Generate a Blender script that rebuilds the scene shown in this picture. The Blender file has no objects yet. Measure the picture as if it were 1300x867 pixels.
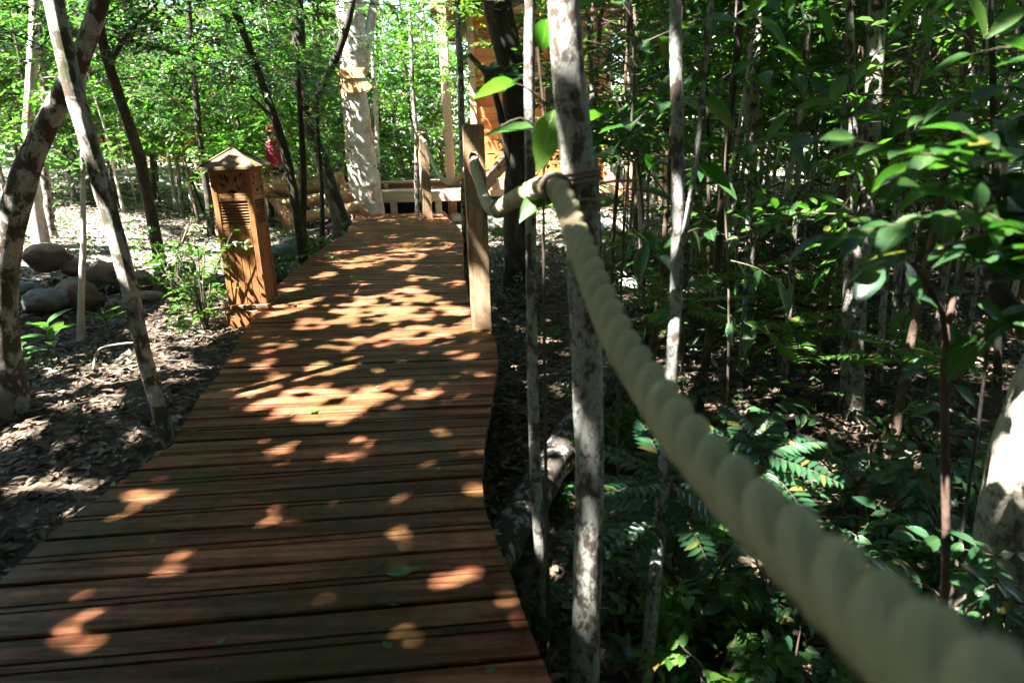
import bpy, bmesh, math
import numpy as np
from mathutils import Vector, noise as mnoise

C = bpy.context.scene.collection
RNG = np.random.default_rng(7)
PI = math.pi

# ------------------------------------------------------------------ camera
CAM_H = 1.1
PITCH, ROLL, FPX = 17.0, 1.8, 867.0
def _basis():
    p = math.radians(PITCH)
    F = np.array([0, math.cos(p), -math.sin(p)]); R = np.array([1., 0, 0]); U = np.cross(R, F)
    r = math.radians(ROLL)
    return R * math.cos(r) - U * math.sin(r), U * math.cos(r) + R * math.sin(r), F
CR, CU, CF = _basis()
CO = np.array([0, 0, CAM_H])
def ray(px, py):
    return CF + (px - 650) / FPX * CR - (py - 433.5) / FPX * CU
def gp(px, py, z=0.0):                    # point where the view ray meets height z
    d = ray(px, py); return CO + d * ((z - CAM_H) / d[2])
def pt(px, py, Y):                        # point where the view ray meets the upright plane y = Y
    d = ray(px, py); return CO + d * (Y / d[1])
def pd(px, py, depth):
    return CO + ray(px, py) * depth
def proj(P):
    v = np.asarray(P, float) - CO
    dz = v @ CF
    dz = np.where(np.abs(dz) < 1e-6, 1e-6, dz)
    return 650 + FPX * (v @ CR) / dz, 433.5 - FPX * (v @ CU) / dz, dz

# ------------------------------------------------------------------ light direction
SUN_EL = math.radians(58)
_a = np.array([-0.80, -0.60]); _a /= np.linalg.norm(_a)
SUN = np.array([_a[0] * math.cos(SUN_EL), _a[1] * math.cos(SUN_EL), math.sin(SUN_EL)])
def sunproj(P):                           # follow the sunlight from P down to z = 0
    P = np.asarray(P, float)
    return P[..., :2] - SUN[:2] * (P[..., 2:3] / SUN[2])

# ------------------------------------------------------------------ small noise
def vnoise(x, y, seed=0):
    xi = np.floor(x).astype(np.int64); yi = np.floor(y).astype(np.int64)
    fx = x - xi; fy = y - yi
    fx = fx * fx * (3 - 2 * fx); fy = fy * fy * (3 - 2 * fy)
    def h(a, b):
        n = (a * 374761393 + b * 668265263 + seed * 1442695041) & 0x7fffffff
        n = ((n ^ (n >> 13)) * 1274126177) & 0x7fffffff
        return ((n ^ (n >> 16)) & 0xffff) / 65535.0
    return (h(xi, yi) * (1 - fx) + h(xi + 1, yi) * fx) * (1 - fy) + (h(xi, yi + 1) * (1 - fx) + h(xi + 1, yi + 1) * fx) * fy

# ------------------------------------------------------------------ walkway edges (plan)
S = CAM_H / 1.25
_R = np.array([(0.42, -1.9), (0.36, -0.6), (0.24, 0.5), (.07, 1.31), (.02, 1.52), (-.03, 1.75), (-.08, 1.94), (-.12, 2.14), (-.135, 2.37), (-.13, 2.65), (-.11, 3.0),
               (-.09, 3.43), (-.08, 3.76), (-.11, 4.16), (-.18, 4.54), (-.31, 5.13), (-.42, 6.21), (-.51, 7.54), (-.58, 8.76), (-.70, 9.69), (-.98, 10.95), (-1.30, 12.2)]) * S
_L = np.array([(-1.40, -1.9), (-1.46, -0.6), (-1.52, .5), (-1.56, 1.3), (-1.57, 1.77), (-1.58, 1.98), (-1.57, 2.18), (-1.54, 2.43), (-1.49, 2.73), (-1.53, 2.9), (-1.60, 3.22), (-1.68, 3.77),
               (-1.84, 4.54), (-2.01, 5.36), (-2.16, 6.68), (-2.22, 8.14), (-2.22, 9.25), (-2.42, 10.7), (-2.62, 12.0)]) * S
def edgeR(y): return np.interp(y, _R[:, 1], _R[:, 0])
def edgeL(y): return np.interp(y, _L[:, 1], _L[:, 0])
def sstep(a, b, x):
    t = np.clip((x - a) / (b - a), 0, 1); return t * t * (3 - 2 * t)

def G(x, y):                              # ground height
    x = np.asarray(x, float); y = np.asarray(y, float)
    l = edgeL(y) - x; r = x - edgeR(y)
    left = -0.16 - 0.08 * sstep(.3, 1.6, l) + 0.42 * sstep(3.0, 9.0, y) * sstep(1.0, 4.0, l) + 0.5 * sstep(8, 18, y) * sstep(1.5, 6, l)
    right = -0.42 + 0.10 * sstep(.8, 3, r) + 0.35 * sstep(4, 14, y) * sstep(.5, 4, r)
    z = np.where(l > 0, left, np.where(r > 0, right, -0.42))
    bl = sstep(-.25, .05, l); z = np.where((l <= .05) & (r < 0), -0.42 + (left + .42) * bl, z)
    far = sstep(10.0, 12.5, y) * sstep(6, 2, np.abs(x + 1.5))
    z = z * (1 - far) + (-0.30) * far
    z = z + 1.1 * sstep(14, 30, y)
    n = (vnoise(x * 1.1, y * 1.1, 3) - .5) * .10 + (vnoise(x * 3.7, y * 3.7, 5) - .5) * .04
    return z + n
def gr(px, py):                           # view ray onto the ground
    z = -0.25
    for _ in range(30):
        p = gp(px, py, z); z = .5 * z + .5 * float(G(p[0], p[1]))
    p = gp(px, py, z); p[2] = z
    return p

# ------------------------------------------------------------------ mesh helpers
def np_mesh(name, V, faces, mats, matidx=None, smooth=True):
    """faces: list of int arrays (n,k)"""
    me = bpy.data.meshes.new(name)
    V = np.asarray(V, np.float32)
    me.vertices.add(len(V)); me.vertices.foreach_set('co', V.ravel())
    ks = np.concatenate([np.full(len(f), f.shape[1], np.int32) for f in faces])
    loops = np.concatenate([f.ravel() for f in faces]).astype(np.int32)
    st = np.zeros(len(ks), np.int32); st[1:] = np.cumsum(ks)[:-1]
    me.loops.add(len(loops)); me.loops.foreach_set('vertex_index', loops)
    me.polygons.add(len(ks)); me.polygons.foreach_set('loop_start', st)
    for m in mats: me.materials.append(m)
    if matidx is not None: me.polygons.foreach_set('material_index', np.asarray(matidx, np.int32))
    me.polygons.foreach_set('use_smooth', np.full(len(ks), smooth, bool))
    me.update(calc_edges=True); me.validate()
    return me

class MB:
    def __init__(s): s.v = []; s.f = {3: [], 4: []}; s.n = []; s.off = 0
    def add(s, V, F):
        V = np.asarray(V, float); s.v.append(V)
        for f in F:
            f = list(f)
            if len(f) in (3, 4): s.f[len(f)].append([i + s.off for i in f])
            else: s.n.append([i + s.off for i in f])
        s.off += len(V)
    def addnp(s, V, F4=None, F3=None):
        s.v.append(np.asarray(V, float))
        if F4 is not None and len(F4): s.f[4].extend((np.asarray(F4) + s.off).tolist())
        if F3 is not None and len(F3): s.f[3].extend((np.asarray(F3) + s.off).tolist())
        s.off += len(V)
    def box(s, c, size, rot=None, bev=.006):
        bm = bmesh.new(); bmesh.ops.create_cube(bm, size=1)
        for v in bm.verts: v.co = Vector([v.co[i] * size[i] for i in range(3)])
        if bev: bmesh.ops.bevel(bm, geom=bm.edges[:], offset=min(bev, min(size) * .3), segments=1, affect='EDGES')
        s.bm(bm, c, rot)
    def bm(s, bm, c=(0, 0, 0), rot=None):
        bm.verts.index_update()
        V = np.array([v.co[:] for v in bm.verts])
        if rot is not None: V = V @ np.asarray(rot).T
        s.add(V + np.asarray(c), [[v.index for v in f.verts] for f in bm.faces]); bm.free()
    def bar(s, a, b, w, h, up=(0, 0, 1), bev=.006):
        a = np.asarray(a, float); b = np.asarray(b, float); d = b - a; L = np.linalg.norm(d); d /= L
        u = np.asarray(up, float); x = np.cross(d, u); x /= np.linalg.norm(x); u = np.cross(x, d)
        s.box((a + b) / 2, (w, L, h), np.stack([x, d, u], 1), bev)
    def tube(s, path, rad, n=10, cap=True, wob=0.0, seed=0, rip=None):
        P = np.asarray(path, float); m = len(P); rad = np.broadcast_to(np.asarray(rad, float), (m,))
        T = np.gradient(P, axis=0); T /= np.linalg.norm(T, axis=1)[:, None] + 1e-12
        ref = np.array([1., 0, 0]) if abs(T[0][0]) < .8 else np.array([0, 1., 0])
        X = np.cross(ref, T[0]); X /= np.linalg.norm(X); xs = []
        for t in T:
            X = X - t * (X @ t); X /= np.linalg.norm(X); xs.append(X)
        X = np.array(xs); Y = np.cross(T, X)
        a = np.linspace(0, 2 * PI, n, endpoint=False)
        r = rad[:, None] * np.ones(n)
        if rip is not None: r = r * rip
        if wob:
            rs = np.random.default_rng(seed + 11)
            w = rs.normal(0, 1, (m, n)); w = (w + np.roll(w, 1, 1) + np.roll(w, -1, 1)) / 3
            w[1:-1] = (w[:-2] + w[1:-1] + w[2:]) / 3
            r = r * (1 + wob * w)
        V = P[:, None] + r[..., None] * (np.cos(a)[None, :, None] * X[:, None] + np.sin(a)[None, :, None] * Y[:, None])
        V = V.reshape(-1, 3)
        i = np.arange(m - 1)[:, None] * n; j = np.arange(n)[None]; k = (j + 1) % n
        F = np.stack([i + j, i + k, i + n + k, i + n + j], -1).reshape(-1, 4)
        s.addnp(V, F)
        if cap:
            o = s.off - len(V)
            s.n.append([o + q for q in range(n)][::-1]); s.n.append([o + (m - 1) * n + q for q in range(n)])
    def build(s, name, mat, parent=None, smooth=True, sharp=None):
        V = np.concatenate(s.v)
        if parent is not None: V = V - np.array(parent['_w'])
        faces = [np.array(s.f[k], np.int32) for k in (4, 3) if s.f[k]]
        by = {}
        for f in s.n: by.setdefault(len(f), []).append(f)
        for k in by: faces.append(np.array(by[k], np.int32))
        me = np_mesh(name, V, faces, mat if isinstance(mat, list) else [mat], None, smooth)
        if sharp: me.set_sharp_from_angle(angle=math.radians(sharp))
        return link(name, me, parent)

def link(name, data, parent=None):
    o = bpy.data.objects.new(name, data); C.objects.link(o)
    if parent is not None:
        o.parent = parent; o['_w'] = list(parent['_w'])
    else: o['_w'] = [0., 0., 0.]
    return o
def thing(name, label, cat, loc=(0, 0, 0), group=None):
    o = bpy.data.objects.new(name, None); C.objects.link(o)
    o.location = [float(q) for q in loc]; o['_w'] = [float(q) for q in loc]; o.empty_display_size = .1
    return tag(o, label, cat, group)
def tag(o, label, cat=None, group=None, kind=None):
    if label: o['label'] = label
    if cat: o['category'] = cat
    if group: o['group'] = group
    if kind: o['kind'] = kind
    return o

# ------------------------------------------------------------------ materials
def mat(name):
    m = bpy.data.materials.new(name); m.use_nodes = True
    nt = m.node_tree; nt.nodes.clear()
    return m, nt
class N:
    def __init__(s, nt): s.nt = nt
    def __call__(s, t, **kw):
        n = s.nt.nodes.new(t)
        for k, v in kw.items():
            if k in n.inputs: 
                if isinstance(v, bpy.types.NodeSocket): s.nt.links.new(v, n.inputs[k])
                else: n.inputs[k].default_value = v
            else: setattr(n, k, v)
        return n
    def ramp(s, fac, stops, interp='LINEAR'):
        n = s.nt.nodes.new('ShaderNodeValToRGB'); e = n.color_ramp.elements; n.color_ramp.interpolation = interp
        while len(e) < len(stops): e.new(.5)
        for q, (p, c) in zip(e, stops):
            q.position = p; q.color = (c, c, c, 1) if not isinstance(c, tuple) else (*c, 1)
        s.nt.links.new(fac, n.inputs['Fac']); return n.outputs['Color']
    def mix(s, a, b, fac, mode='MIX'):
        n = s.nt.nodes.new('ShaderNodeMix'); n.data_type = 'RGBA'; n.blend_type = mode
        for sock, v in ((n.inputs[0], fac), (n.inputs[6], a), (n.inputs[7], b)):
            if isinstance(v, bpy.types.NodeSocket): s.nt.links.new(v, sock)
            else: sock.default_value = (*v, 1) if isinstance(v, tuple) else v
        return n.outputs[2]
    def coords(s, scale=(1, 1, 1)):
        tc = s('ShaderNodeTexCoord'); mp = s('ShaderNodeMapping', Scale=scale)
        s.nt.links.new(tc.outputs['Object'], mp.inputs['Vector']); return mp.outputs['Vector']
    def noise(s, vec, scale, detail=4, rough=.6, dist=0):
        return s('ShaderNodeTexNoise', Vector=vec, Scale=scale, Detail=detail, Roughness=rough, Distortion=dist).outputs['Fac']
    def out(s, sh):
        o = s('ShaderNodeOutputMaterial'); s.nt.links.new(sh, o.inputs['Surface'])
    def bump(s, h, strength=.4, dist=.01):
        return s('ShaderNodeBump', Height=h, Strength=strength, Distance=dist).outputs['Normal']
    def pbr(s, col, rough=.6, normal=None, spec=.4):
        p = s('ShaderNodeBsdfPrincipled')
        for k, v in (('Base Color', col), ('Roughness', rough), ('Specular IOR Level', spec)):
            if isinstance(v, bpy.types.NodeSocket): s.nt.links.new(v, p.inputs[k])
            else: p.inputs[k].default_value = (*v, 1) if isinstance(v, tuple) else v
        if normal is not None: s.nt.links.new(normal, p.inputs['Normal'])
        return p.outputs['BSDF']

def leaf_mat(name, cols, trans=.42, rough=.38, spec=.5, tcol=None):
    m, nt = mat(name); n = N(nt)
    g = n('ShaderNodeNewGeometry').outputs['Random Per Island']
    k = len(cols)
    col = n.ramp(g, [(i / (k - 1) * .965, c) for i, c in enumerate(cols)] + [(.975, (.11, .11, .02)), (1., (.15, .085, .03))])
    nz = n.noise(n.coords(), 30, 2)
    col = n.mix(col, n.ramp(nz, [(.3, .75), (.7, 1.15)]), .6, 'MULTIPLY')
    uvn = n('ShaderNodeUVMap'); uvn.uv_map = 'blade'; sp_ = n('ShaderNodeSeparateXYZ', Vector=uvn.outputs[0])
    def mth(op, a, b=None):
        q = n('ShaderNodeMath', operation=op)
        for i_, v_ in enumerate((a, b)):
            if v_ is None: continue
            if isinstance(v_, bpy.types.NodeSocket): nt.links.new(v_, q.inputs[i_])
            else: q.inputs[i_].default_value = v_
        return q.outputs[0]
    has = mth('GREATER_THAN', sp_.outputs[0], .9)
    av = mth('ABSOLUTE', mth('SUBTRACT', sp_.outputs[1], 1.5)); wv = mth('SINE', mth('MULTIPLY', mth('SUBTRACT', sp_.outputs[0], mth('MULTIPLY', av, .75)), 55.))
    vein = n.mix(n.ramp(wv, [(.86, 0.), (1., .45)]), (1., 1., 1.), n.ramp(av, [(.015, .9), (.035, 0.)])); vein = n.mix((0., 0., 0.), vein, has)
    col = n.mix(col, (.13, .20, .06), mth('MULTIPLY', vein, .5)); blot = n.noise(n.coords(), 55, 4, .7)
    col = n.mix(col, (.10, .075, .02), mth('MULTIPLY', has, n.ramp(blot, [(.66, 0.), (.74, .55)])))
    bs = n.pbr(col, rough, n.bump(vein, .35, .002), spec)
    tr = n('ShaderNodeBsdfTranslucent')
    tc = n.mix(col, tcol or (1.0, 1.35, .35), 1.0, 'MULTIPLY')
    tc = n.mix(tc, (1.9, 1.9, 1.9), 1.0, 'MULTIPLY')
    nt.links.new(tc, tr.inputs['Color'])
    mx = n('ShaderNodeMixShader'); mx.inputs[0].default_value = trans
    nt.links.new(bs, mx.inputs[1]); nt.links.new(tr.outputs[0], mx.inputs[2])
    n.out(mx.outputs[0]); return m

def bark_mat(name, pale, dark, bal=.5, sc=1.0, moss=None, rough=.8, bumpd=.006):
    m, nt = mat(name); n = N(nt)
    v = n.coords((1, 1, .6))
    a = n.noise(v, 9 * sc, 7, .68, .35)
    b = n.noise(n.coords((1, 1, .7)), 45 * sc, 5, .7)
    c1 = n.mix(dark, tuple(min(1, q * 1.9) for q in dark), b)
    c2 = n.mix(tuple(q * .6 for q in pale), pale, n.ramp(b, [(.25, 0.), (.6, 1.)]))
    col = n.mix(c1, c2, n.ramp(a, [(bal - .035, 0.), (bal + .015, .8), (bal + .10, 1.)]))
    sp = n.noise(n.coords((1, 1, .8)), 26 * sc, 4, .6, 1.0)
    col = n.mix(col, dark, n.ramp(sp, [(.56, 0.), (.62, .75 if pale[0] < .4 else .3)]))
    if moss: col = n.mix(col, moss, n.ramp(n.noise(v, 4 * sc, 4), [(.5, 0.), (.62, .7)]))
    h = n.mix(b, n.noise(n.coords((1, 1, .12)), 60 * sc, 3), .5)
    n.out(n.pbr(col, rough, n.bump(h, .7, bumpd), .25)); return m

def wood_mat(name, base, dark, axis=0, sc=1.0, rough=.55, spec=.35, island=.35, stain=None):
    m, nt = mat(name); n = N(nt)
    s = [14., 14., 14.]; s[axis] = .8
    v = n.coords(tuple(s))
    g = n('ShaderNodeNewGeometry').outputs['Random Per Island']
    off = n('ShaderNodeVectorMath', operation='ADD'); nt.links.new(v, off.inputs[0])
    cb = n('ShaderNodeCombineXYZ'); mu = n('ShaderNodeMath', operation='MULTIPLY'); nt.links.new(g, mu.inputs[0]); mu.inputs[1].default_value = 37.
    for i in range(3): nt.links.new(mu.outputs[0], cb.inputs[i])
    nt.links.new(cb.outputs[0], off.inputs[1])
    gr_ = n.noise(off.outputs[0], 1.6 * sc, 7, .65, 1.2)
    col = n.mix(dark, base, n.ramp(gr_, [(.34 if not stain else .39, 0.), (.62 if not stain else .68, 1.)]))
    if island: col = n.mix(col, n.ramp(g, [(0., 1 - island), (.5, 1.), (1., 1 + island)]), .9, 'MULTIPLY')
    if stain: col = n.mix(col, stain, n.ramp(n.noise(n.coords(), 2.2, 5, .65), [(.42, 0.), (.62, .8)]))
    if stain:
        col = n.mix(col, n.ramp(n.noise(n.coords(), 16, 6, .75), [(.35, .55), (.5, 1.), (.75, 1.15)]), .8, 'MULTIPLY')
        kn = n('ShaderNodeTexVoronoi', Vector=n.coords((2.2, 6, 6)), Scale=1.0); col = n.mix(col, (.025, .012, .006), n.ramp(kn.outputs['Distance'], [(.05, .85), (.11, 0.)]))
    fine = n.noise(off.outputs[0], 9 * sc, 3)
    rg = n.ramp(n.noise(n.coords(), 6, 4), [(.3, max(.1, rough - .13)), (.7, rough + .12)])
    n.out(n.pbr(col, rg, n.bump(fine, .35, .003), spec)); return m

def plain_mat(name, col, rough=.6, spec=.4, var=.25, sc=25, bump=.002):
    m, nt = mat(name); n = N(nt)
    z = n.noise(n.coords(), sc, 5, .65)
    c = n.mix(tuple(q * (1 - var) for q in col), tuple(min(1, q * (1 + var)) for q in col), z)
    n.out(n.pbr(c, rough, n.bump(z, .5, bump), spec)); return m

M = {}
M['leaf_bright'] = leaf_mat('leaf_bright', [(.03, .085, .014), (.05, .115, .018), (.075, .14, .02)], .42, tcol=(.85, 1.3, .45))
M['leaf_mid'] = leaf_mat('leaf_mid', [(.03, .085, .014), (.045, .115, .016), (.07, .14, .02)], .45)
M['leaf_dark'] = leaf_mat('leaf_dark', [(.016, .05, .016), (.022, .065, .018), (.035, .085, .016)], .36, .33)
M['leaf_blue'] = leaf_mat('leaf_blue', [(.016, .055, .024), (.024, .072, .03), (.035, .088, .03)], .34, .30, .6, (.9, 1.3, .6))
M['leaf_canopy'] = leaf_mat('leaf_canopy', [(.02, .05, .012), (.03, .065, .014), (.045, .08, .016)], .12, .4)
M['bark_pale'] = bark_mat('bark_pale', (.27, .25, .22), (.030, .023, .017), .48, 2.4)
M['bark_spotted'] = bark_mat('bark_spotted', (.33, .33, .295), (.050, .038, .027), .475, 3.0)
M['bark_mossy'] = bark_mat('bark_mossy', (.44, .41, .36), (.052, .040, .028), .505, 1.6, (.045, .055, .02))
M['bark_brown'] = bark_mat('bark_brown', (.14, .095, .065), (.05, .032, .022), .5, 1.2)
M['bark_dark'] = bark_mat('bark_dark', (.085, .07, .05), (.022, .018, .013), .55, 1.2, (.03, .038, .014))
M['bark_white'] = bark_mat('bark_white', (.52, .47, .42), (.24, .155, .125), .45, .55)
M['bark_red'] = bark_mat('bark_red', (.11, .07, .05), (.05, .032, .024), .48, 2.2)
M['bark_crack'] = bark_mat('bark_crack', (.36, .32, .26), (.08, .06, .04), .46, 1.1, None, .85, .012)
M['log_bark'] = bark_mat('log_bark', (.34, .33, .30), (.028, .023, .018), .56, 2.2)
M['twig'] = plain_mat('twig', (.07, .055, .035), .8)
M['decking'] = wood_mat('decking', (.30, .116, .060), (.056, .0175, .0062), 0, 1.0, .50, .05, .55, (.058, .042, .014))
M['deck_side'] = wood_mat('deck_side', (.10, .055, .03), (.04, .022, .012), 0, 1.0, .6, .3, .2)
M['post_wood'] = wood_mat('post_wood', (.40, .28, .17), (.20, .125, .07), 2, 1.0, .6, .3, .05, (.24, .16, .09))
M['lantern_wood'] = wood_mat('lantern_wood', (.36, .165, .055), (.19, .08, .028), 2, 1.0, .55, .25, .22, (.19, .08, .032))
M['lantern_roof'] = wood_mat('lantern_roof', (.17, .115, .05), (.09, .058, .025), 0, .8, .55, .4, .08)
M['log_wood'] = wood_mat('log_wood', (.50, .33, .19), (.33, .19, .10), 0, .7, .7, .25, .15)
M['log_end'] = plain_mat('log_end', (.48, .21, .09), .7)
M['red_wood'] = wood_mat('red_wood', (.36, .17, .11), (.24, .10, .06), 2, 1.0, .6, .3, .12)
M['cabin_wood'] = wood_mat('cabin_wood', (.50, .19, .06), (.36, .115, .03), 0, .6, .6, .3, .15)
M['cabin_trim'] = wood_mat('cabin_trim', (.52, .34, .2), (.4, .24, .13), 2, .6, .6, .3, .1)
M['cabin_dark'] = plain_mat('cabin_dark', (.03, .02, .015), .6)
M['roof_tile'] = plain_mat('roof_tile', (.36, .15, .10), .75, .3, .35, 9, .01)
M['platform_top'] = wood_mat('platform_top', (.48, .36, .26), (.33, .22, .15), 0, .6, .6, .3, .2)
M['platform_red'] = wood_mat('platform_red', (.22, .11, .065), (.13, .06, .035), 0, .6, .6, .3, .15)
M['cord'] = plain_mat('cord', (.22, .16, .13), .9, .2, .4, 180)
M['metal_dark'] = plain_mat('metal_dark', (.03, .03, .035), .45, .5)
M['pink_cloth'] = plain_mat('pink_cloth', (.62, .03, .11), .8, .2, .15, 12, .01)
M['red_cloth'] = plain_mat('red_cloth', (.35, .02, .03), .8, .2)
M['dark_cloth'] = plain_mat('dark_cloth', (.03, .03, .04), .85, .2)
M['skin'] = plain_mat('skin', (.42, .24, .16), .55, .4, .08)
M['hair'] = plain_mat('hair', (.02, .013, .01), .6)
M['white_stone'] = plain_mat('white_stone', (.50, .48, .44), .85, .2, .3, 9, .01)
M['pipe'] = plain_mat('pipe', (.24, .21, .17), .8)
def stone(name, a, b, moss):
    m, nt = mat(name); n = N(nt)
    z = n.noise(n.coords(), 6, 7, .65); f = n.noise(n.coords(), 40, 5, .7)
    c = n.mix(a, b, n.ramp(z, [(.35, 0.), (.65, 1.)])); c = n.mix(c, moss, n.ramp(n.noise(n.coords(), 3.2, 5), [(.48, 0.), (.62, .8)]))
    c = n.mix(c, n.ramp(f, [(.3, .6), (.7, 1.2)]), .8, 'MULTIPLY')
    n.out(n.pbr(c, .85, n.bump(f, .6, .01), .25)); return m
M['rock_brown'] = stone('rock_brown', (.12, .075, .05), (.20, .14, .10), (.06, .065, .025))
M['rock_grey'] = stone('rock_grey', (.085, .085, .08), (.16, .155, .145), (.05, .06, .03))
def rope_mat():
    m, nt = mat('rope_fibre'); n = N(nt)
    z = n.noise(n.coords(), 260, 4, .7); b = n.noise(n.coords(), 14, 4)
    z2 = n.noise(n.coords((1, 1, 1)), 70, 5, .75); c = n.mix((.25, .21, .12), (.52, .45, .28), n.mix(z, z2, .5)); c = n.mix(c, (.26, .26, .12), n.ramp(b, [(.45, 0.), (.7, .6)]))
    n.out(n.pbr(c, .9, n.bump(z, .6, .002), .15)); return m
M['rope'] = rope_mat()
def litter_mat():
    m, nt = mat('dry_leaf'); n = N(nt)
    g = n('ShaderNodeNewGeometry').outputs['Random Per Island']
    c = n.ramp(g, [(0, (.025, .017, .011)), (.35, (.055, .037, .024)), (.6, (.095, .066, .042)), (.8, (.16, .12, .08)), (.93, (.26, .21, .155)), (1, (.08, .08, .03))])
    c = n.mix(c, n.ramp(n.noise(n.coords(), 40, 3), [(.3, .6), (.7, 1.2)]), .7, 'MULTIPLY')
    n.out(n.pbr(c, .75, None, .3)); return m
M['litter'] = litter_mat()
def ground_mat():
    m, nt = mat('forest_floor'); n = N(nt)
    v = n.coords()
    wob = n('ShaderNodeTexNoise', Vector=v, Scale=9., Detail=3.)
    ad = n('ShaderNodeVectorMath', operation='MULTIPLY_ADD'); nt.links.new(wob.outputs['Color'], ad.inputs[0]); ad.inputs[1].default_value = (.09, .09, .09); nt.links.new(v, ad.inputs[2])
    vo = n('ShaderNodeTexVoronoi', Vector=ad.outputs[0], Scale=21.); vo.feature = 'F1'
    sep = n('ShaderNodeSeparateColor'); nt.links.new(vo.outputs['Color'], sep.inputs[0])
    c = n.ramp(sep.outputs[0], [(0, (.022, .015, .010)), (.4, (.06, .040, .026)), (.7, (.11, .078, .05)), (.93, (.19, .145, .10))])
    c = n.mix(c, n.ramp(vo.outputs['Distance'], [(0., 1.2), (.6, .45)]), .8, 'MULTIPLY')
    big = n.noise(v, .7, 5, .6)
    c = n.mix(c, (.035, .024, .016), n.ramp(big, [(.42, 0.), (.68, .6)]))
    # ground colour turns paler in the clearing and round the cabins
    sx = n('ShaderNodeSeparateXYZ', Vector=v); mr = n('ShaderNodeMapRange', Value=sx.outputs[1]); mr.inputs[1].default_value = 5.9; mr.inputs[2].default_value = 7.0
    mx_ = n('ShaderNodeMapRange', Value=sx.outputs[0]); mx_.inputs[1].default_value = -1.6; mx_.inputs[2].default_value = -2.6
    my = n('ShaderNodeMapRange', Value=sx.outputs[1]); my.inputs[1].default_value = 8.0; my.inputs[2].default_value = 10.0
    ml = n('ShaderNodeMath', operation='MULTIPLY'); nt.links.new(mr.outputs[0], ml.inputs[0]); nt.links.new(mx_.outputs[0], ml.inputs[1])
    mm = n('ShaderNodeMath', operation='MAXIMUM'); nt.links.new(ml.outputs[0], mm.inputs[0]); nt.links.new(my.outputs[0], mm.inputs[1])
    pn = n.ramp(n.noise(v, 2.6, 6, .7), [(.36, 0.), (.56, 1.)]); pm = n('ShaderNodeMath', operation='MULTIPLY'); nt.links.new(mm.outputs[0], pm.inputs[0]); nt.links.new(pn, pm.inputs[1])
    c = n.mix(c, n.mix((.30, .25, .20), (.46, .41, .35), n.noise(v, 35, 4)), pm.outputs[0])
    h = n.mix(vo.outputs['Distance'], n.noise(v, 30, 5, .7), .5)
    n.out(n.pbr(c, .85, n.bump(h, .9, .03), .2)); return m
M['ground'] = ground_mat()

# ------------------------------------------------------------------ where the sun reaches (gaps trimmed in the canopy)
HOLES = []          # (x, y, ax, ay, angle) on z = 0 following the light
def hole_px(px, py, rx, ry, z=0.0):
    c = gp(px, py, z); a = gp(px + rx, py, z) - c; b0 = gp(px, py - ry, z); b1 = gp(px, py + ry, z)
    q = sunproj(c)
    HOLES.append((q[0], q[1], np.linalg.norm(a), np.linalg.norm(b0 - b1) / 2, math.atan2(a[1], a[0])))
def hole_pt(P, r):
    q = sunproj(np.asarray(P, float)); az = math.atan2(SUN[1], SUN[0])
    HOLES.append((q[0], q[1], r / math.sin(SUN_EL), r, az))
for e in [(500,385,66,11),(548,424,38,13),(470,402,34,10),(495,426,20,12),(520,371,22,7),(575,394,22,6),(600,406,14,6),(440,392,20,6),(520,402,30,9),
          (365,386,33,12),(398,376,18,6),(404,410,24,7),(425,437,13,6),(355,441,18,5),(330,398,12,6),(375,366,16,4),(446,437,10,6),
          (412,350,14,4),(465,331,24,8),(520,313,28,6),(556,313,18,5),(512,326,22,5),(535,354,15,3.5),(513,340,12,4),(440,319,13,4),(574,360,13,4),(540,303,14,3),(430,333,12,3),(475,312,14,3),(500,300,10,2.5),
          (365,517,48,12),(398,500,36,9),(478,508,36,15),(452,520,22,8),(505,492,16,9),(345,479,17,5),(328,469,12,4),(342,459,14,4),(318,497,20,5),(545,503,13,6),(470,490,14,4),
          (605,495,14,3.5),(575,450,10,4),(595,456,8,3),(490,470,22,3),(415,470,9,3),(398,530,16,6),(420,538,10,5),
          (345,561,14,10),(460,559,10,6),(458,577,9,4),(408,635,12,7),(470,603,10,5),(430,592,6,3),(603,730,12,12),(645,766,14,11),(512,706,5,3),(575,650,3,3),
          (205,730,22,11),(182,631,24,8),(152,633,10,5),(138,665,11,7),(75,706,18,6),(130,766,12,10),(20,752,24,7),(85,800,12,6),(40,826,16,6),(208,607,10,4),(190,608,6,3),(235,605,6,3),(70,790,5,4),
          (296,521,8,3),(320,600,4,2)]:
    hole_px(e[0], e[1], e[2] * (.72 if e[1] > 585 else 1), e[3] * (.72 if e[1] > 585 else 1))
for e in [(215,440,50,24),(240,398,34,16),(160,478,46,11),(110,505,50,8),(20,549,26,9),(75,622,44,6),(100,470,34,5),(185,560,8,6),(255,430,14,10),(60,660,16,4),(130,520,30,4),(300,402,8,5)]:
    hole_px(e[0], e[1], e[2] * 1.2, e[3] * 1.3, z=-.18)
for e in [(652,480,8,5),(645,500,7,5),(710,490,10,6),(690,427,13,6),(655,523,9,6),(665,548,7,4),(690,460,7,4),(725,610,22,30),(700,585,12,10),(718,660,10,12),(700,690,8,6),(860,492,18,5),(890,600,10,6),(940,690,16,10),(1010,800,12,7),(1100,545,34,6),(1030,500,8,5),(1055,592,9,7),(1075,486,10,5),(1120,350,14,6),(1000,312,12,4),(1180,470,18,5),(1230,420,26,6),(1200,520,12,5),(955,760,12,10),(1260,470,18,6),(880,800,10,8),(790,700,7,5),(1010,360,10,4),(940,330,12,4),(1060,400,14,4),(900,380,10,4),(1150,430,12,4)]:
    hole_px(*e, z=-.38)
_HA = None
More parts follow.
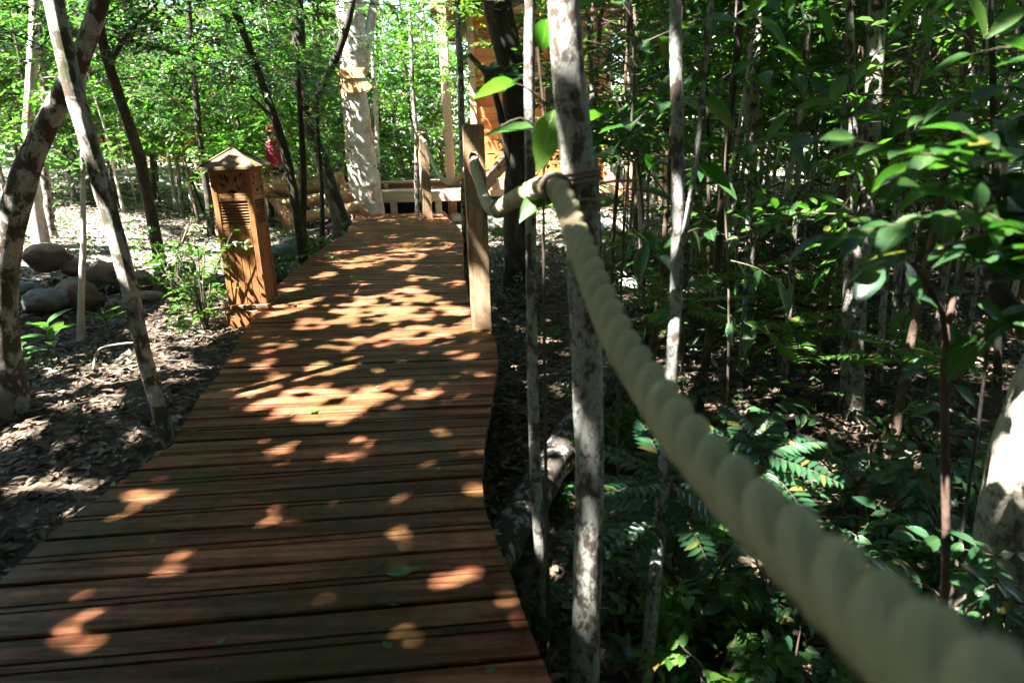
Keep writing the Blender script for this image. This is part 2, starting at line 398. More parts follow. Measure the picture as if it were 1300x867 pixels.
def lit_ground(x, y):
    """how open the canopy is where its light lands (1 = open)"""
    T = np.zeros(x.shape)
    nz = vnoise(x * 1.3 + 40, y * 1.3, 21) * .6 + vnoise(x * 3.1, y * 3.1 + 9, 22) * .4
    a = sstep(6.5, 7.1, y + .7 * (nz - .5)) * sstep(-2.5, -3.0, x)
    b = sstep(8.9, 9.6, y) * sstep(2.6, 1.2, x)
    c = sstep(8.5, 12, y) * sstep(.8, 2.2, x)
    T = np.maximum(T, a * np.where(nz > .34, 1., .35)); T = np.maximum(T, b * np.where(nz > .2, 1., .6))
    T = np.maximum(T, c * np.where(nz > .42, .95, .2))
    r = (x > edgeR(y) + .85) & (y > 1.7) & (y < 13)
    T = np.where(r, np.maximum(T, np.where(nz > .55, .85, .34)), T)
    return T
def sun_open(P, marg=.03):
    """True for points of foliage that stand in the way of a shaft of sunlight the photo shows"""
    q = sunproj(P); keep = np.zeros(len(P), bool)
    for (hx, hy, ax, ay, an) in HOLES:
        dx = q[:, 0] - hx; dy = q[:, 1] - hy
        near = np.abs(dx) + np.abs(dy) < 2.2 * (max(ax, ay) + marg)
        if not near.any(): continue
        c, s_ = math.cos(an), math.sin(an)
        m_ = marg if ay > .07 else marg * .45
        u = (dx * c + dy * s_) / (ax + m_); v = (-dx * s_ + dy * c) / (ay + m_)
        keep |= (u * u + v * v) < 1
    return keep

# ------------------------------------------------------------------ leaves
def unit(a): return a / (np.linalg.norm(a, axis=-1, keepdims=True) + 1e-12)
def _tmpl(lod):
    if lod == 0:
        V = np.array([(0, 0, 0), (.42, .5, .10), (1, 0, -.1), (.42, -.5, .10)]); F = [(0, 1, 2), (0, 2, 3)]; return V, np.array(F)
    if lod == 1:
        V = np.array([(0, 0, 0), (.26, .42, .12), (.66, .40, .06), (1, 0, -.14), (.66, -.40, .06), (.26, -.42, .12)]); F = [(0, 1, 2, 3), (0, 3, 4, 5)]; return V, np.array(F)
    us = [0, .10, .28, .5, .72, .88, 1.]; ws = [.02, .24, .46, .5, .36, .16, 0.]
    V = []; F = []
    for u, w in zip(us, ws):
        a = -.30 * u * u
        V += [(u, w, a + .22 * w), (u, 0, a), (u, -w, a + .22 * w)]
    for i in range(len(us) - 1):
        o = i * 3; F += [(o, o + 3, o + 4, o + 1), (o + 1, o + 4, o + 5, o + 2)]
    return np.array(V), np.array(F)
TM = {i: _tmpl(i) for i in (0, 1, 2)}
def leaf_geo(P, D, Nn, L, W, lod):
    D = unit(D); Sd = unit(np.cross(D, Nn)); Nn = np.cross(Sd, D)
    T, F = TM[lod]; n = len(P); k = len(T)
    L = np.broadcast_to(L, (n,)); W = np.broadcast_to(W, (n,))
    V = P[:, None] + (T[None, :, 0:1] * L[:, None, None]) * D[:, None] + (T[None, :, 1:2] * W[:, None, None]) * Sd[:, None] + (T[None, :, 2:3] * ((L + W) / 2)[:, None, None]) * Nn[:, None]
    FF = F[None] + (np.arange(n) * k)[:, None, None]
    return V.reshape(-1, 3), FF.reshape(-1, F.shape[1])

# where the foliage is thin enough to look through to the things standing behind it
GAPS = [(336, 156, 376, 228, 11.6, .10), (424, 0, 490, 275, 10.8, .22), (328, 222, 472, 292, 9.6, .2), (440, 225, 600, 282, 11.2, .2), (594, 60, 735, 250, 13.0, .34), (560, 120, 600, 250, 12.0, .3), (728, 5, 810, 130, 12.5, .18), (770, 190, 862, 295, 12.0, .35), (1105, 45, 1215, 128, 11.5, .3), (1120, 0, 1300, 110, 9, .6), (745, 225, 850, 300, 9, .5), (110, 85, 182, 130, 16, .45), (225, 10, 270, 190, 16, .6), (636, 0, 664, 60, 13, .4)]
class Foliage:
    """leaves and twigs gathered for ONE mesh"""
    def __init__(s, seed=0): s.P = []; s.D = []; s.N = []; s.L = []; s.W = []; s.tw = []; s.r = np.random.default_rng(seed)
    def put(s, P, D, Nn, L, W):
        n = len(P); s.P.append(P); s.D.append(D); s.N.append(Nn); s.L.append(np.broadcast_to(L, (n,)).copy()); s.W.append(np.broadcast_to(W, (n,)).copy())
    def twig(s, A, B, r): s.tw.append((A, B, np.broadcast_to(r, (len(A),)).copy()))
    def sprays(s, A, D, tl, nl, L, wr=.45, droop=.25, flat=.75, rt=.0015):
        """twigs from A along D carrying nl alternate leaves each"""
        r = s.r; n = len(A); D = unit(D); tl = np.broadcast_to(tl, (n,)) * r.uniform(.7, 1.2, n)
        up = np.tile([0, 0, 1.], (n, 1)); sd = unit(np.cross(D, up) + 1e-6); nn = unit(np.cross(sd, D))
        tilt = r.normal(0, .45, n)[:, None]; nn2 = unit(nn + sd * tilt); sd = np.cross(D, nn2); 
        i = np.arange(nl); t = (i + .6) / nl
        t = np.clip(t[None] + r.normal(0, .04, (n, nl)), .05, 1.0)
        P = A[:, None] + D[:, None] * (t * tl[:, None])[..., None]; P[..., 2] -= droop * (t ** 2) * tl[:, None]
        side = np.where((i % 2) == 0, 1., -1.)[None, :, None]
        last = (i == nl - 1)[None, :, None]
        ang = r.normal(.95, .2, (n, nl, 1)) * np.where(last, .15, 1.)
        Dl = D[:, None] * np.cos(ang) + side * sd[:, None] * np.sin(ang); Dl = Dl + r.normal(0, .16, Dl.shape); Dl[..., 2] -= droop * .8
        Nl = nn2[:, None] * flat + r.normal(0, .5 * (1.2 - flat), Dl.shape); Nl = np.broadcast_to(Nl, Dl.shape)
        Lf = np.broadcast_to(L, (n,))[:, None] * r.uniform(.6, 1.15, (n, nl))
        s.put(P.reshape(-1, 3), Dl.reshape(-1, 3), Nl.reshape(-1, 3).copy(), Lf.ravel(), (Lf * wr * r.uniform(.85, 1.15, (n, nl))).ravel())
        E_ = A + D * tl[:, None]; E_[:, 2] -= droop * tl
        s.twig(A, E_, rt)
    def arrays(s): return [np.concatenate(q) for q in (s.P, s.D, s.N, s.L, s.W)]
    def build(s, name, lmat, parent=None, lod=1, trim=None, twig_mat='twig', mask=None, thin=True):
        P, D, Nn, L, W = s.arrays()
        k = np.ones(len(P), bool)
        if trim is not None:
            k &= ~(sun_open(P + unit(D) * (L * .5)[:, None], .01) & (P[:, 2] > trim))
        if mask is not None: k &= mask(P)
        if thin:
            cx, cy_, cz = proj(P + unit(D) * (L * .5)[:, None]); u_ = s.r.random(len(P))
            for (x0, y0, x1, y1, far, keep) in GAPS: k &= ~((cx > x0) & (cx < x1) & (cy_ > y0) & (cy_ < y1) & (cz > .8) & (cz < far) & (u_ > keep))
        P, D, Nn, L, W = P[k], D[k], Nn[k], L[k], W[k]
        w = np.array(parent['_w']) if parent is not None else 0
        V, F = leaf_geo(P - w, D, Nn, L, W, lod)
        faces = [F]; mi = [np.zeros(len(F), np.int32)]
        if s.tw:
            A = np.concatenate([q[0] for q in s.tw]) - w; B = np.concatenate([q[1] for q in s.tw]) - w; R_ = np.concatenate([q[2] for q in s.tw])
            D2 = unit(B - A); X = unit(np.cross(D2, [.31, .2, .93])); Y = np.cross(D2, X)
            a = np.array([0, 2.094, 4.189]); ring = np.cos(a)[None, :, None] * X[:, None] + np.sin(a)[None, :, None] * Y[:, None]
            TV = np.concatenate([A[:, None] + ring * R_[:, None, None], B[:, None] + ring * (R_ * .5)[:, None, None]], 1).reshape(-1, 3)
            tf = np.array([(0, 1, 4, 3), (1, 2, 5, 4), (2, 0, 3, 5)]); TF = (tf[None] + (np.arange(len(A)) * 6)[:, None, None]).reshape(-1, 4) + len(V)
            V = np.concatenate([V, TV]); faces.append(TF); mi.append(np.ones(len(TF), np.int32))
        me = np_mesh(name, V, faces, [M[lmat], M[twig_mat]], np.concatenate(mi))
        if lod == 2:
            T_ = TM[2][0]; uv = np.zeros((len(V), 2), np.float32); uv[:len(P) * len(T_)] = np.tile(T_[:, :2] + [0, .5], (len(P), 1)) + 1.0
            vi = np.zeros(len(me.loops), np.int32); me.loops.foreach_get('vertex_index', vi); ul = me.uv_layers.new(name='blade'); ul.data.foreach_set('uv', uv[vi].ravel())
        return link(name, me, parent)

def smooth_path(P, step=.07):
    """smooth curve through the points, with tangents weighted by the spacing so uneven spacing never folds it back"""
    P = np.asarray(P, float); n = len(P); h = np.linalg.norm(np.diff(P[:, :3], axis=0), axis=1) + 1e-9; d = np.diff(P, axis=0) / h[:, None]
    m = np.empty_like(P); m[0] = d[0]; m[-1] = d[-1]
    if n > 2: m[1:-1] = (d[:-1] * h[1:, None] + d[1:] * h[:-1, None]) / (h[1:] + h[:-1])[:, None]
    out = []
    for i in range(n - 1):
        k = max(2, int(h[i] / step)); t = np.linspace(0, 1, k, endpoint=False)[:, None]; t2 = t * t; t3 = t2 * t
        out.append((2 * t3 - 3 * t2 + 1) * P[i] + (t3 - 2 * t2 + t) * h[i] * m[i] + (-2 * t3 + 3 * t2) * P[i + 1] + (t3 - t2) * h[i] * m[i + 1])
    out.append(P[-1:]); return np.concatenate(out)

def branches_on(fo, path, nb, f0, f1, bl, ntw, tl, nl, L, wr=.45, elev=(.1, .7), droop=.25, flat=.75, az=None, spread=PI, mb=None, rb=.006):
    """limbs leaving a stem between fractions f0..f1, each with twigs of leaves"""
    r = fo.r; m = len(path)
    for b in range(nb):
        f = f0 + (f1 - f0) * (b + r.random()) / nb; p = path[min(m - 1, int(f * (m - 1)))][:3]
        a = (r.uniform(0, 2 * PI) if az is None else az + r.uniform(-spread, spread)); e = r.uniform(*elev); l = bl * r.uniform(.6, 1.15)
        d = np.array([math.cos(a) * math.cos(e), math.sin(a) * math.cos(e), math.sin(e)])
        mid = p + d * l * .5 + r.normal(0, .04 * l, 3); end = p + d * l + np.array([0, 0, -droop * .4 * l]) + r.normal(0, .06 * l, 3)
        bp = smooth_path(np.array([p, mid, end]), max(.05, l / 8))
        if mb is not None: mb.tube(bp, np.linspace(rb, rb * .35, len(bp)), 5, False)
        else: fo.twig(bp[:-1], bp[1:], rb)
        t = r.uniform(.2, 1.0, ntw); idx = np.minimum(len(bp) - 1, (t * (len(bp) - 1)).astype(int)); A = bp[idx]
        da = r.uniform(-1.3, 1.3, ntw); D = np.stack([np.cos(a + da) * np.cos(e * .5), np.sin(a + da) * np.cos(e * .5), np.full(ntw, math.sin(e * .5)) + r.normal(0, .3, ntw)], 1)
        fo.sprays(A, D, tl, nl, L, wr, droop, flat)

# ------------------------------------------------------------------ canopy: which crown a shading leaf belongs to
CANOPY = []        # (root, xy of the crown, seed)
TREES = {}
def hero(key, name, label, cat, path_px, widths, bark, Y=None, top=4.6, canopy=True, lean_y=0.0, foli=None, seed=1, limbs=(), group=None, sides=12, wob=.10, base=None):
    """a tree whose stem follows the photo; it stands where its foot meets the ground"""
    if base is None: b = gr(*path_px[0])
    else: b = np.array(base, float)
    if Y is not None: b = pt(path_px[0][0], path_px[0][1], Y); b[2] = float(G(b[0], b[1]))
    Y0 = b[1]; P = []; R_ = []
    for i, (px, py) in enumerate(path_px):
        q = pt(px, py, Y0 + lean_y * (i / max(1, len(path_px) - 1)))
        if i == 0: q = b.copy(); q[2] -= .06
        P.append(q); R_.append(np.interp(i / (len(path_px) - 1), np.linspace(0, 1, len(widths)), widths) / 2 / FPX * ((q - CO) @ CF))
    P = np.array(P); R_ = np.array(R_)
    if top and P[-1][2] < top:
        d = unit(P[-1] - P[-2]); d = unit(d + np.array([0, 0, .6])); h = top - P[-1][2]
        for t in (.35, .7, 1.0):
            P = np.vstack([P, P[len(path_px) - 1] + d * h * t / max(.4, d[2])]); R_ = np.append(R_, R_[len(path_px) - 1] * (1 - .55 * t))
    Q = smooth_path(np.column_stack([P, R_]), .035); path = Q[:, :3]; rad = Q[:, 3]
    h = path[:, 2] - path[0][2]; rad = rad * (1 + .45 * np.exp(-np.maximum(h, 0) / .10))
    root = thing(name, label, cat, (b[0], b[1], float(G(b[0], b[1]))), group)
    mb = MB(); mb.tube(path, rad, sides, True, wob, seed)
    fo = Foliage(seed)
    for lp, w0, w1 in limbs:
        LP = np.array([pt(px, py, Y0 + dy) for px, py, dy in lp]); sp = smooth_path(LP, .06); sc_ = ((LP[0] - CO) @ CF) / FPX / 2
        mb.tube(sp, np.linspace(w0 * sc_, w1 * sc_, len(sp)), 8, False, wob, seed + 3)
    if canopy and top:
        tp = path[-1]; r = fo.r
        for q in range(3):
            a = q * 2.1 + r.uniform(-.4, .4); e = tp + np.array([math.cos(a) * 1.3, math.sin(a) * 1.3, r.uniform(.2, .9)])
            i0 = int(len(path) * r.uniform(.85, .97)); sp = smooth_path(np.array([path[i0], (path[i0] + e) / 2 + r.normal(0, .1, 3), e]), .15)
            mb.tube(sp, np.linspace(min(.010, rad[i0] * .5), .004, len(sp)), 6, False)
        CANOPY.append((root, tp[:2].copy(), seed, fo))
    mb.build('trunk', M[bark], root)
    if foli: foli(fo, path, rad)
    TREES[key] = (root, path, rad, fo, canopy)
    return root, path, fo
# ================================================================== SETTING: ground
def build_ground():
    xs = np.concatenate([np.linspace(-60, -9, 26)[:-1], np.arange(-9, 9.01, .09), np.linspace(9, 60, 26)[1:]])
    ys = np.concatenate([np.linspace(-14, -2, 12)[:-1], np.arange(-2, 14.01, .09), np.linspace(14, 90, 50)[1:]])
    X, Y = np.meshgrid(xs, ys); Z = G(X, Y)
    V = np.stack([X, Y, Z], -1).reshape(-1, 3); nx = len(xs)
    i = np.arange(len(ys) - 1)[:, None] * nx; j = np.arange(nx - 1)[None]
    F = np.stack([i + j, i + j + 1, i + nx + j + 1, i + nx + j], -1).reshape(-1, 4)
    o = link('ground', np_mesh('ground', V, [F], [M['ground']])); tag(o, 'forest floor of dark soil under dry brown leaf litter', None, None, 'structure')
build_ground()

def build_litter():
    r = np.random.default_rng(5); n = 95000
    px = r.uniform(-200, 1500, n * 3); py = 190 + 760 * r.random(n * 3) ** .8
    X = r.uniform(-8, 8, n * 2); Y = r.uniform(.6, 1, n * 2) * 0 + 13 * r.random(n * 2) ** 1.25 + .7
    ok = (np.abs(X) < Y * .95 + .6) & ((X < edgeL(Y) + .1) | (X > edgeR(Y) - .1)); X = X[ok][:n]; Y = Y[ok][:n]; n = len(X)
    Z = G(X, Y) + r.uniform(.004, .02, n); a = r.uniform(0, 2 * PI, n)
    D = np.stack([np.cos(a), np.sin(a), r.normal(.05, .22, n)], 1); Nn = np.stack([r.normal(0, .35, n), r.normal(0, .35, n), np.ones(n)], 1)
    L = r.uniform(.022, .062, n) * np.where(r.random(n) < .06, 1.6, 1); V, F = leaf_geo(np.stack([X, Y, Z], 1), D, Nn, L, L * r.uniform(.35, .6, n), 1)
    o = link('fallen_leaves', np_mesh('litter', V, [F], [M['litter']])); tag(o, 'dry brown leaf litter covering the forest floor', None, None, 'stuff')
build_litter()

# ================================================================== BOARDWALK
def build_boardwalk():
    root = thing('boardwalk', 'winding reddish brown plank boardwalk with grooved boards and no railing on one side', 'boardwalk', (-.7, 2.5, -.4))
    # matching stations along both edges: a board runs from (L at s) to (R at s)
    yl = np.linspace(-1.9 * S, 12.0 * S, 1200)
    skew = np.interp(yl, [-2, 1.2, 2.0, 4.2, 5.6, 8, 10.6], [.10, .12, .10, -.06, -.14, -.22, -.25])   # how far the right end of a board runs ahead of its left end
    CL = np.stack([edgeL(yl), yl], 1); CRt = np.stack([edgeR(yl + skew), yl + skew], 1)
    mid = (CL + CRt) / 2; s = np.concatenate([[0], np.cumsum(np.linalg.norm(np.diff(mid, axis=0), axis=1))])
    def at(u, curve): return np.array([np.interp(u, s, curve[:, 0]), np.interp(u, s, curve[:, 1])])
    pitch, gap = .2135, .012; rr = np.random.default_rng(3)
    deck = MB(); nseg = 10; k = 0; u = 0.03
    while u + pitch < s[-1]:
        prof = [(gap / 2, -.034), (gap / 2, -.004), (gap / 2 + .004, 0)]
        w = pitch - gap; g1, g2 = w * rr.uniform(.43, .47), w * rr.uniform(.56, .60)
        for g in (g1, g2): prof += [(gap / 2 + g - .0045, 0), (gap / 2 + g - .0015, -.009), (gap / 2 + g + .0015, -.009), (gap / 2 + g + .0045, 0)]
        prof += [(pitch - gap / 2 - .004, 0), (pitch - gap / 2, -.004), (pitch - gap / 2, -.034)]
        dz = rr.normal(0, .0016); tw = rr.normal(0, .0016); ends = rr.normal(0, .0022, 2); m = len(prof)
        cuts = [0] + [q for q in range(1, m - 1) if prof[q][1] == 0 and prof[q - 1][1] < 0 and q > 2] + [m - 1]
        for c0, c1 in zip(cuts[:-1], cuts[1:]):
            seg = prof[c0:c1 + 1]; mm = len(seg); V = []
            for i in range(nseg + 1):
                f = i / nseg
                for (pu, pz) in seg:
                    a = at(u + pu, CL); b = at(u + pu, CRt); d = unit(b - a); a = a - d * ends[0]; b = b + d * ends[1]
                    q = a + (b - a) * f; V.append((q[0], q[1], pz + dz + tw * (f - .5) * 2))
            deck.add(V, [(i * mm + jj, (i + 1) * mm + jj, (i + 1) * mm + jj + 1, i * mm + jj + 1) for i in range(nseg) for jj in range(mm - 1)])
        V = []
        for i in range(nseg + 1):
            f = i / nseg
            for (pu, pz) in prof:
                a = at(u + pu, CL); b = at(u + pu, CRt); d = unit(b - a); a = a - d * ends[0]; b = b + d * ends[1]
                q = a + (b - a) * f; V.append((q[0], q[1], pz + dz + tw * (f - .5) * 2))
        F = [(i * m + m - 1, i * m, (i + 1) * m, (i + 1) * m + m - 1)[::-1] for i in range(nseg)]
        deck.add(V, F); o = deck.off - len(V); deck.n.append([o + q for q in range(m)]); deck.n.append([o + nseg * m + q for q in range(m)][::-1])
        for f in (.055, .5, .945):
            for pu in (pitch * .24, pitch * .76):
                a = at(u + pu, CL); b = at(u + pu, CRt); c_ = a + (b - a) * (f + rr.normal(0, .004)); an = np.linspace(0, 2 * PI, 8, endpoint=False)
                deck.add([(c_[0] + .0042 * math.cos(t), c_[1] + .0042 * math.sin(t), dz + tw * (f - .5) * 2 + .0012) for t in an], []); o = deck.off - 8; deck.n.append([o + q for q in range(8)])
        u += pitch; k += 1
    dk = deck.build('decking', [M['decking'], M['metal_dark']], root, smooth=False)
    for p in dk.data.polygons:
        if p.loop_total == 8: p.material_index = 1
    for f in (.10, .5, .90):
        b = MB(); P = CL + (CRt - CL) * f; P = P[::30]
        for a, c in zip(P[:-1], P[1:]): b.bar((*a, -.10), (*c, -.10), .06, .12, bev=0)
        b.build('joist', M['deck_side'], root, False)
    for yy in np.arange(0, 10.5, 1.5):
        for f in (.12, .88):
            i = np.argmin(np.abs(yl - yy)); q = CL[i] + (CRt[i] - CL[i]) * f; b = MB(); b.box((q[0], q[1], -.34), (.09, .09, .36)); b.build('support_post', M['deck_side'], root, False)
build_boardwalk()

# ================================================================== ROPE, POSTS
def make_post(label, base, w, h, rotz=0.0, hole=True, group=None):
    root = thing('rope_post', label, 'post', base)
    cu = bpy.data.curves.new('post_outline', 'CURVE'); cu.dimensions = '2D'; cu.fill_mode = 'BOTH'; cu.extrude = w / 2 - .004; cu.bevel_depth = .004; cu.bevel_resolution = 1
    def poly(pts):
        sp = cu.splines.new('POLY'); sp.points.add(len(pts) - 1); sp.use_cyclic_u = True
        for p, q in zip(sp.points, pts): p.co = (q[0], q[1], 0, 1)
    d = w / 2 - .004; z0 = -.55
    poly([(-d, z0), (d, z0), (d, h - .012), (d - .01, h), (-d + .01, h), (-d, h - .012)])
    if hole: poly([(.031 * math.cos(a), h - .17 + .036 * math.sin(a)) for a in np.linspace(0, 2 * PI, 20, endpoint=False)])
    tmp = bpy.data.objects.new('tmp', cu); C.objects.link(tmp); dg = bpy.context.evaluated_depsgraph_get()
    me = bpy.data.meshes.new_from_object(tmp.evaluated_get(dg)); bpy.data.objects.remove(tmp)
    V = np.array([v.co[:] for v in me.vertices]); c, s_ = math.cos(rotz), math.sin(rotz)
    X, Y, Z = V[:, 0], V[:, 2], V[:, 1]; W = np.stack([X * c - Y * s_, X * s_ + Y * c, Z], 1)
    me.vertices.foreach_set('co', W.astype(np.float32).ravel()); me.materials.clear(); me.materials.append(M['post_wood'])
    me.flip_normals(); me.update(); link('post_shaft', me, root)
    return root
P1 = gp(607, 414, 0); P1[0] += .02
POST_H = 1.145
make_post('tall square timber post beside the boardwalk with the rope running through its hole', (P1[0], P1[1], 0), .118, POST_H, .10)
P2 = gp(543, 277, 0)
make_post('distant square timber post at the boardwalk end with rope looped over its top', (P2[0], P2[1], 0), .12, 1.16, .35, False)

ROPE_PX = [(600, 182, 4.25), (597, 205, 3.75), (602, 208, 3.55), (609, 233, 3.0), (617, 255, 2.5), (624, 264, 2.22), (633, 265, 2.0), (652, 254, 1.72), (674, 243, 1.50), (694, 237, 1.36), (707, 239, 1.28), (718, 258, 1.22), (729, 290, 1.14),
           (740, 318, 1.06), (758, 366, .95), (786, 429, .82), (825, 490, .70), (873, 556, .58), (970, 658, .43), (1081, 758, .33), (1143, 812, .28), (1215, 872, .23), (1300, 945, .19)]
def strands(mb, path, R, pitch, n=10):
    P = smooth_path(path, .008); seg = np.concatenate([[0], np.cumsum(np.linalg.norm(np.diff(P, axis=0), axis=1))])
    u = np.arange(0, seg[-1], .005); P = np.stack([np.interp(u, seg, P[:, i]) for i in range(3)], 1)
    T = unit(np.gradient(P, axis=0)); X = np.cross([0, 0, 1.], T[0]); X /= np.linalg.norm(X); xs = []
    for t in T: X = X - t * (X @ t); X /= np.linalg.norm(X); xs.append(X)
    X = np.array(xs); Y = np.cross(T, X)
    for k in range(3):
        a = 2 * PI * u / pitch + k * 2 * PI / 3
        nn_ = 30 if n >= 10 else 8; th = np.linspace(0, 2 * PI, nn_, endpoint=False)
        rip = 1 + .055 * np.cos(10 * th[None] - (u * 210)[:, None]) + RNG.normal(0, .012, (len(P), nn_)) if n >= 10 else None
        mb.tube(P + R * .46 * (np.cos(a)[:, None] * X + np.sin(a)[:, None] * Y), np.full(len(P), R * .58), nn_, True, rip=rip)
def build_rope():
    pts = [pd(*q) for q in ROPE_PX]; e = pts[-1]
    pts += [e + np.array([.05, -.16, -.05]), e + np.array([.10, -.6, -.05]), e + np.array([.12, -1.3, .02])]
    h1 = np.array([P1[0], P1[1], POST_H - .17]); far = np.array([P2[0], P2[1], 1.15])
    pts = [h1 + np.array([-.02, .10, .0]), h1 + np.array([.0, 0, 0.0]), h1 + np.array([.012, -.11, -.03])] + pts[2:]
    root = thing('handrail_rope', 'thick twisted beige handrail rope sagging from the timber posts to the spotted tree', 'rope', h1)
    mb = MB(); strands(mb, pts, .0215, .138); mb.build('rope_length', M['rope'], root)
    mb = MB(); a = h1 + np.array([-.01, .09, 0]); mid = (a + far) / 2 + np.array([0.02, 0, -.42])
    strands(mb, [a + (far - a) * t + np.array([.02 * math.sin(PI * t), 0, -1.45 * t * (1 - t)]) for t in np.linspace(0, .985, 14)] + [far + np.array([.07, -.05, -.02]), far + np.array([.02, -.03, .045]), far + np.array([-.06, .05, -.02])], .0215, .128, 6); mb.build('rope_length', M['rope'], root)
    # slim whipping round the rope where it dips
    mb = MB(); q = pd(633, 265, 2.0); t = unit(pd(652, 254, 1.72) - pd(618, 263, 2.35)); X = unit(np.cross(t, [0, 0, 1.])); Y = np.cross(X, t)
    a = np.linspace(0, 2 * PI * 5, 90); mb.tube(q + .0245 * (np.cos(a)[:, None] * X + np.sin(a)[:, None] * Y) + t * np.linspace(-.018, .018, 90)[:, None], .0032, 6); mb.build('whipping', M['rope'], root)
build_rope()

# ================================================================== TREES AND SAPLINGS THAT STAND OUT
def fol(nb, f0, f1, bl, ntw, tl, nl, L, wr=.45, elev=(.0, .6), droop=.25, flat=.8, az=None, spread=PI, rb=.006):
    return lambda fo, path, rad: branches_on(fo, path, nb, f0, f1, bl, ntw, tl, nl, L, wr, elev, droop, flat, az, spread, None, rb)
CROWN = {}
def H(key, name, label, cat, path, widths, bark, lmat='leaf_mid', lod=1, trim=2.3, **kw):
    out = hero(key, name, label, cat, path, widths, bark, **kw); CROWN[key] = (lmat, lod, trim); return out

H('lean', 'tree', 'stout mottled tree at the edge of view leaning over the leaf litter', 'tree', [(14, 522), (6, 430), (6, 340), (22, 255), (46, 185), (74, 130), (100, 78), (120, 25), (138, -40)], [38, 33, 33, 33, 28, 26, 24, 22, 20], 'bark_mossy', seed=2, top=4.6)
H('front', 'tree', 'slim white and dark mottled trunk rising at the boardwalk edge in front of the boulders', 'tree', [(219, 566), (205, 530), (184, 455), (163, 360), (143, 285), (120, 205), (95, 120), (78, 50), (62, -30)], [19, 18, 18, 20, 21, 22, 23, 24, 24], 'bark_mossy', seed=3, top=4.6)
H('brown', 'tree', 'slender brown trunk leaning behind the boulders, bare to above the lantern height', 'tree', [(205, 372), (202, 330), (190, 262), (174, 190), (152, 125), (132, 60), (122, 5), (110, -50)], [17, 15, 14, 14, 13, 12, 11, 10], 'bark_brown', seed=4, top=4.5, limbs=[([(140, 80, 0), (165, 40, .2), (200, 5, .3)], 7, 3)],
  foli=fol(34, .38, .72, 1.3, 11, .36, 10, .068), lmat='leaf_dark')  # dark leaf colour stands in for the shade over this foliage
H('whitesap', 'sapling', 'very thin pale sapling standing in front of the boulders', 'sapling', [(101, 432), (103, 385), (106, 310), (105, 220), (106, 140), (108, 70)], [9, 8, 7, 6, 5, 4], 'bark_white', seed=5, top=0, canopy=False,
  foli=fol(6, .6, 1, .5, 6, .25, 7, .06))
H('broken', 'tree', 'pale thick trunk standing in the sunlit clearing beyond the boulders', 'tree', [(52, 312), (46, 270), (40, 225), (36, 180), (40, 100), (44, 20)], [20, 18, 16, 14, 13, 12], 'bark_white', seed=6, top=4.6)
H('broken2', 'tree', 'greyish twin trunk close beside the pale thick one in the clearing', 'tree', [(66, 302), (62, 262), (56, 215), (58, 150), (52, 60)], [12, 11, 10, 9, 8], 'bark_pale', seed=7, top=4.3, canopy=False, foli=fol(10, .3, .8, 1.2, 8, .4, 9, .08))
H('fork', 'tree', 'dark forked tree bending over the boardwalk edge in front of the log steps', 'tree', [(437, 300), (430, 272), (420, 240), (405, 195), (390, 155), (382, 110), (380, 60), (377, 0), (376, -40)], [25, 21, 20, 19, 18, 18, 17, 16, 15], 'bark_dark', seed=8, top=4.6,
  limbs=[([(396, 140, 0), (414, 100, -.1), (432, 60, -.2), (444, 20, -.3), (452, -40, -.3)], 11, 7)], foli=fol(44, .36, .75, 1.3, 12, .36, 10, .062, .46), lmat='leaf_dark')  # shade on these leaves is painted in by the dark leaf colour
H('stem2', 'tree', 'dark slender stem leaning away from the forked tree beside the boardwalk', 'tree', [(383, 345), (381, 300), (374, 255), (366, 210), (350, 155), (334, 110), (318, 65), (298, 15), (280, -30)], [13, 12, 12, 12, 11, 10, 9, 8, 8], 'bark_dark', seed=9, top=4.3, canopy=False,
  limbs=[([(352, 158, 0), (334, 138, .1), (318, 122, .2)], 6, 3), ([(330, 100, 0), (316, 60, -.1), (304, 20, -.2)], 7, 5)], foli=fol(44, .36, .8, 1.4, 12, .36, 10, .062, .46), lmat='leaf_dark')  # leaves coloured dark in place of shade
H('stem3', 'sapling', 'straight thin dark sapling between the lantern and the forked tree', 'sapling', [(386, 335), (384, 290), (385, 240), (384, 190), (380, 120), (378, 60)], [11, 10, 9, 8, 6, 4], 'bark_dark', seed=10, top=0, canopy=False, foli=fol(8, .6, 1, .6, 7, .3, 8, .06))
H('stem4', 'sapling', 'wiry dark sapling touching the end of the log steps', 'sapling', [(409, 318), (409, 270), (408, 230), (404, 180), (402, 120)], [7, 6, 5, 5, 4], 'bark_dark', seed=11, top=0, canopy=False, foli=fol(6, .5, 1, .5, 6, .3, 8, .06))
H('glade', 'tree', 'dark slim trunk rising behind the lantern roof', 'tree', [(268, 300), (264, 250), (256, 200), (250, 140), (246, 90), (241, 30), (238, -20)], [9, 9, 8, 8, 7, 7, 6], 'bark_dark', seed=12, top=4.2, foli=fol(48, .30, .8, 1.5, 12, .38, 10, .066, .46), lmat='leaf_dark')  # shade over this crown put into its dark leaf colour
H('big', 'tree', 'big pale sunlit tree at the far end of the boardwalk carrying the arrow boards', 'tree', [(466, 272), (464, 245), (458, 200), (453, 150), (449, 110), (448, 60), (444, 10), (440, -40)], [44, 42, 37, 34, 32, 33, 36, 36], 'bark_white', base=None, Y=10.9, seed=13, top=4.6,
  limbs=[([(460, 92, 0), (466, 55, .1), (474, 10, .2), (480, -40, .3)], 14, 11)])
H('thin480', 'tree', 'thin straight white trunk just past the big pale tree with arrow boards', 'tree', [(480, 235), (479, 190), (477, 140), (474, 90), (472, 20)], [6, 6, 6, 5, 5], 'bark_white', Y=13.0, seed=14, top=4.6, foli=fol(10, .5, .9, 1.2, 8, .4, 9, .08))
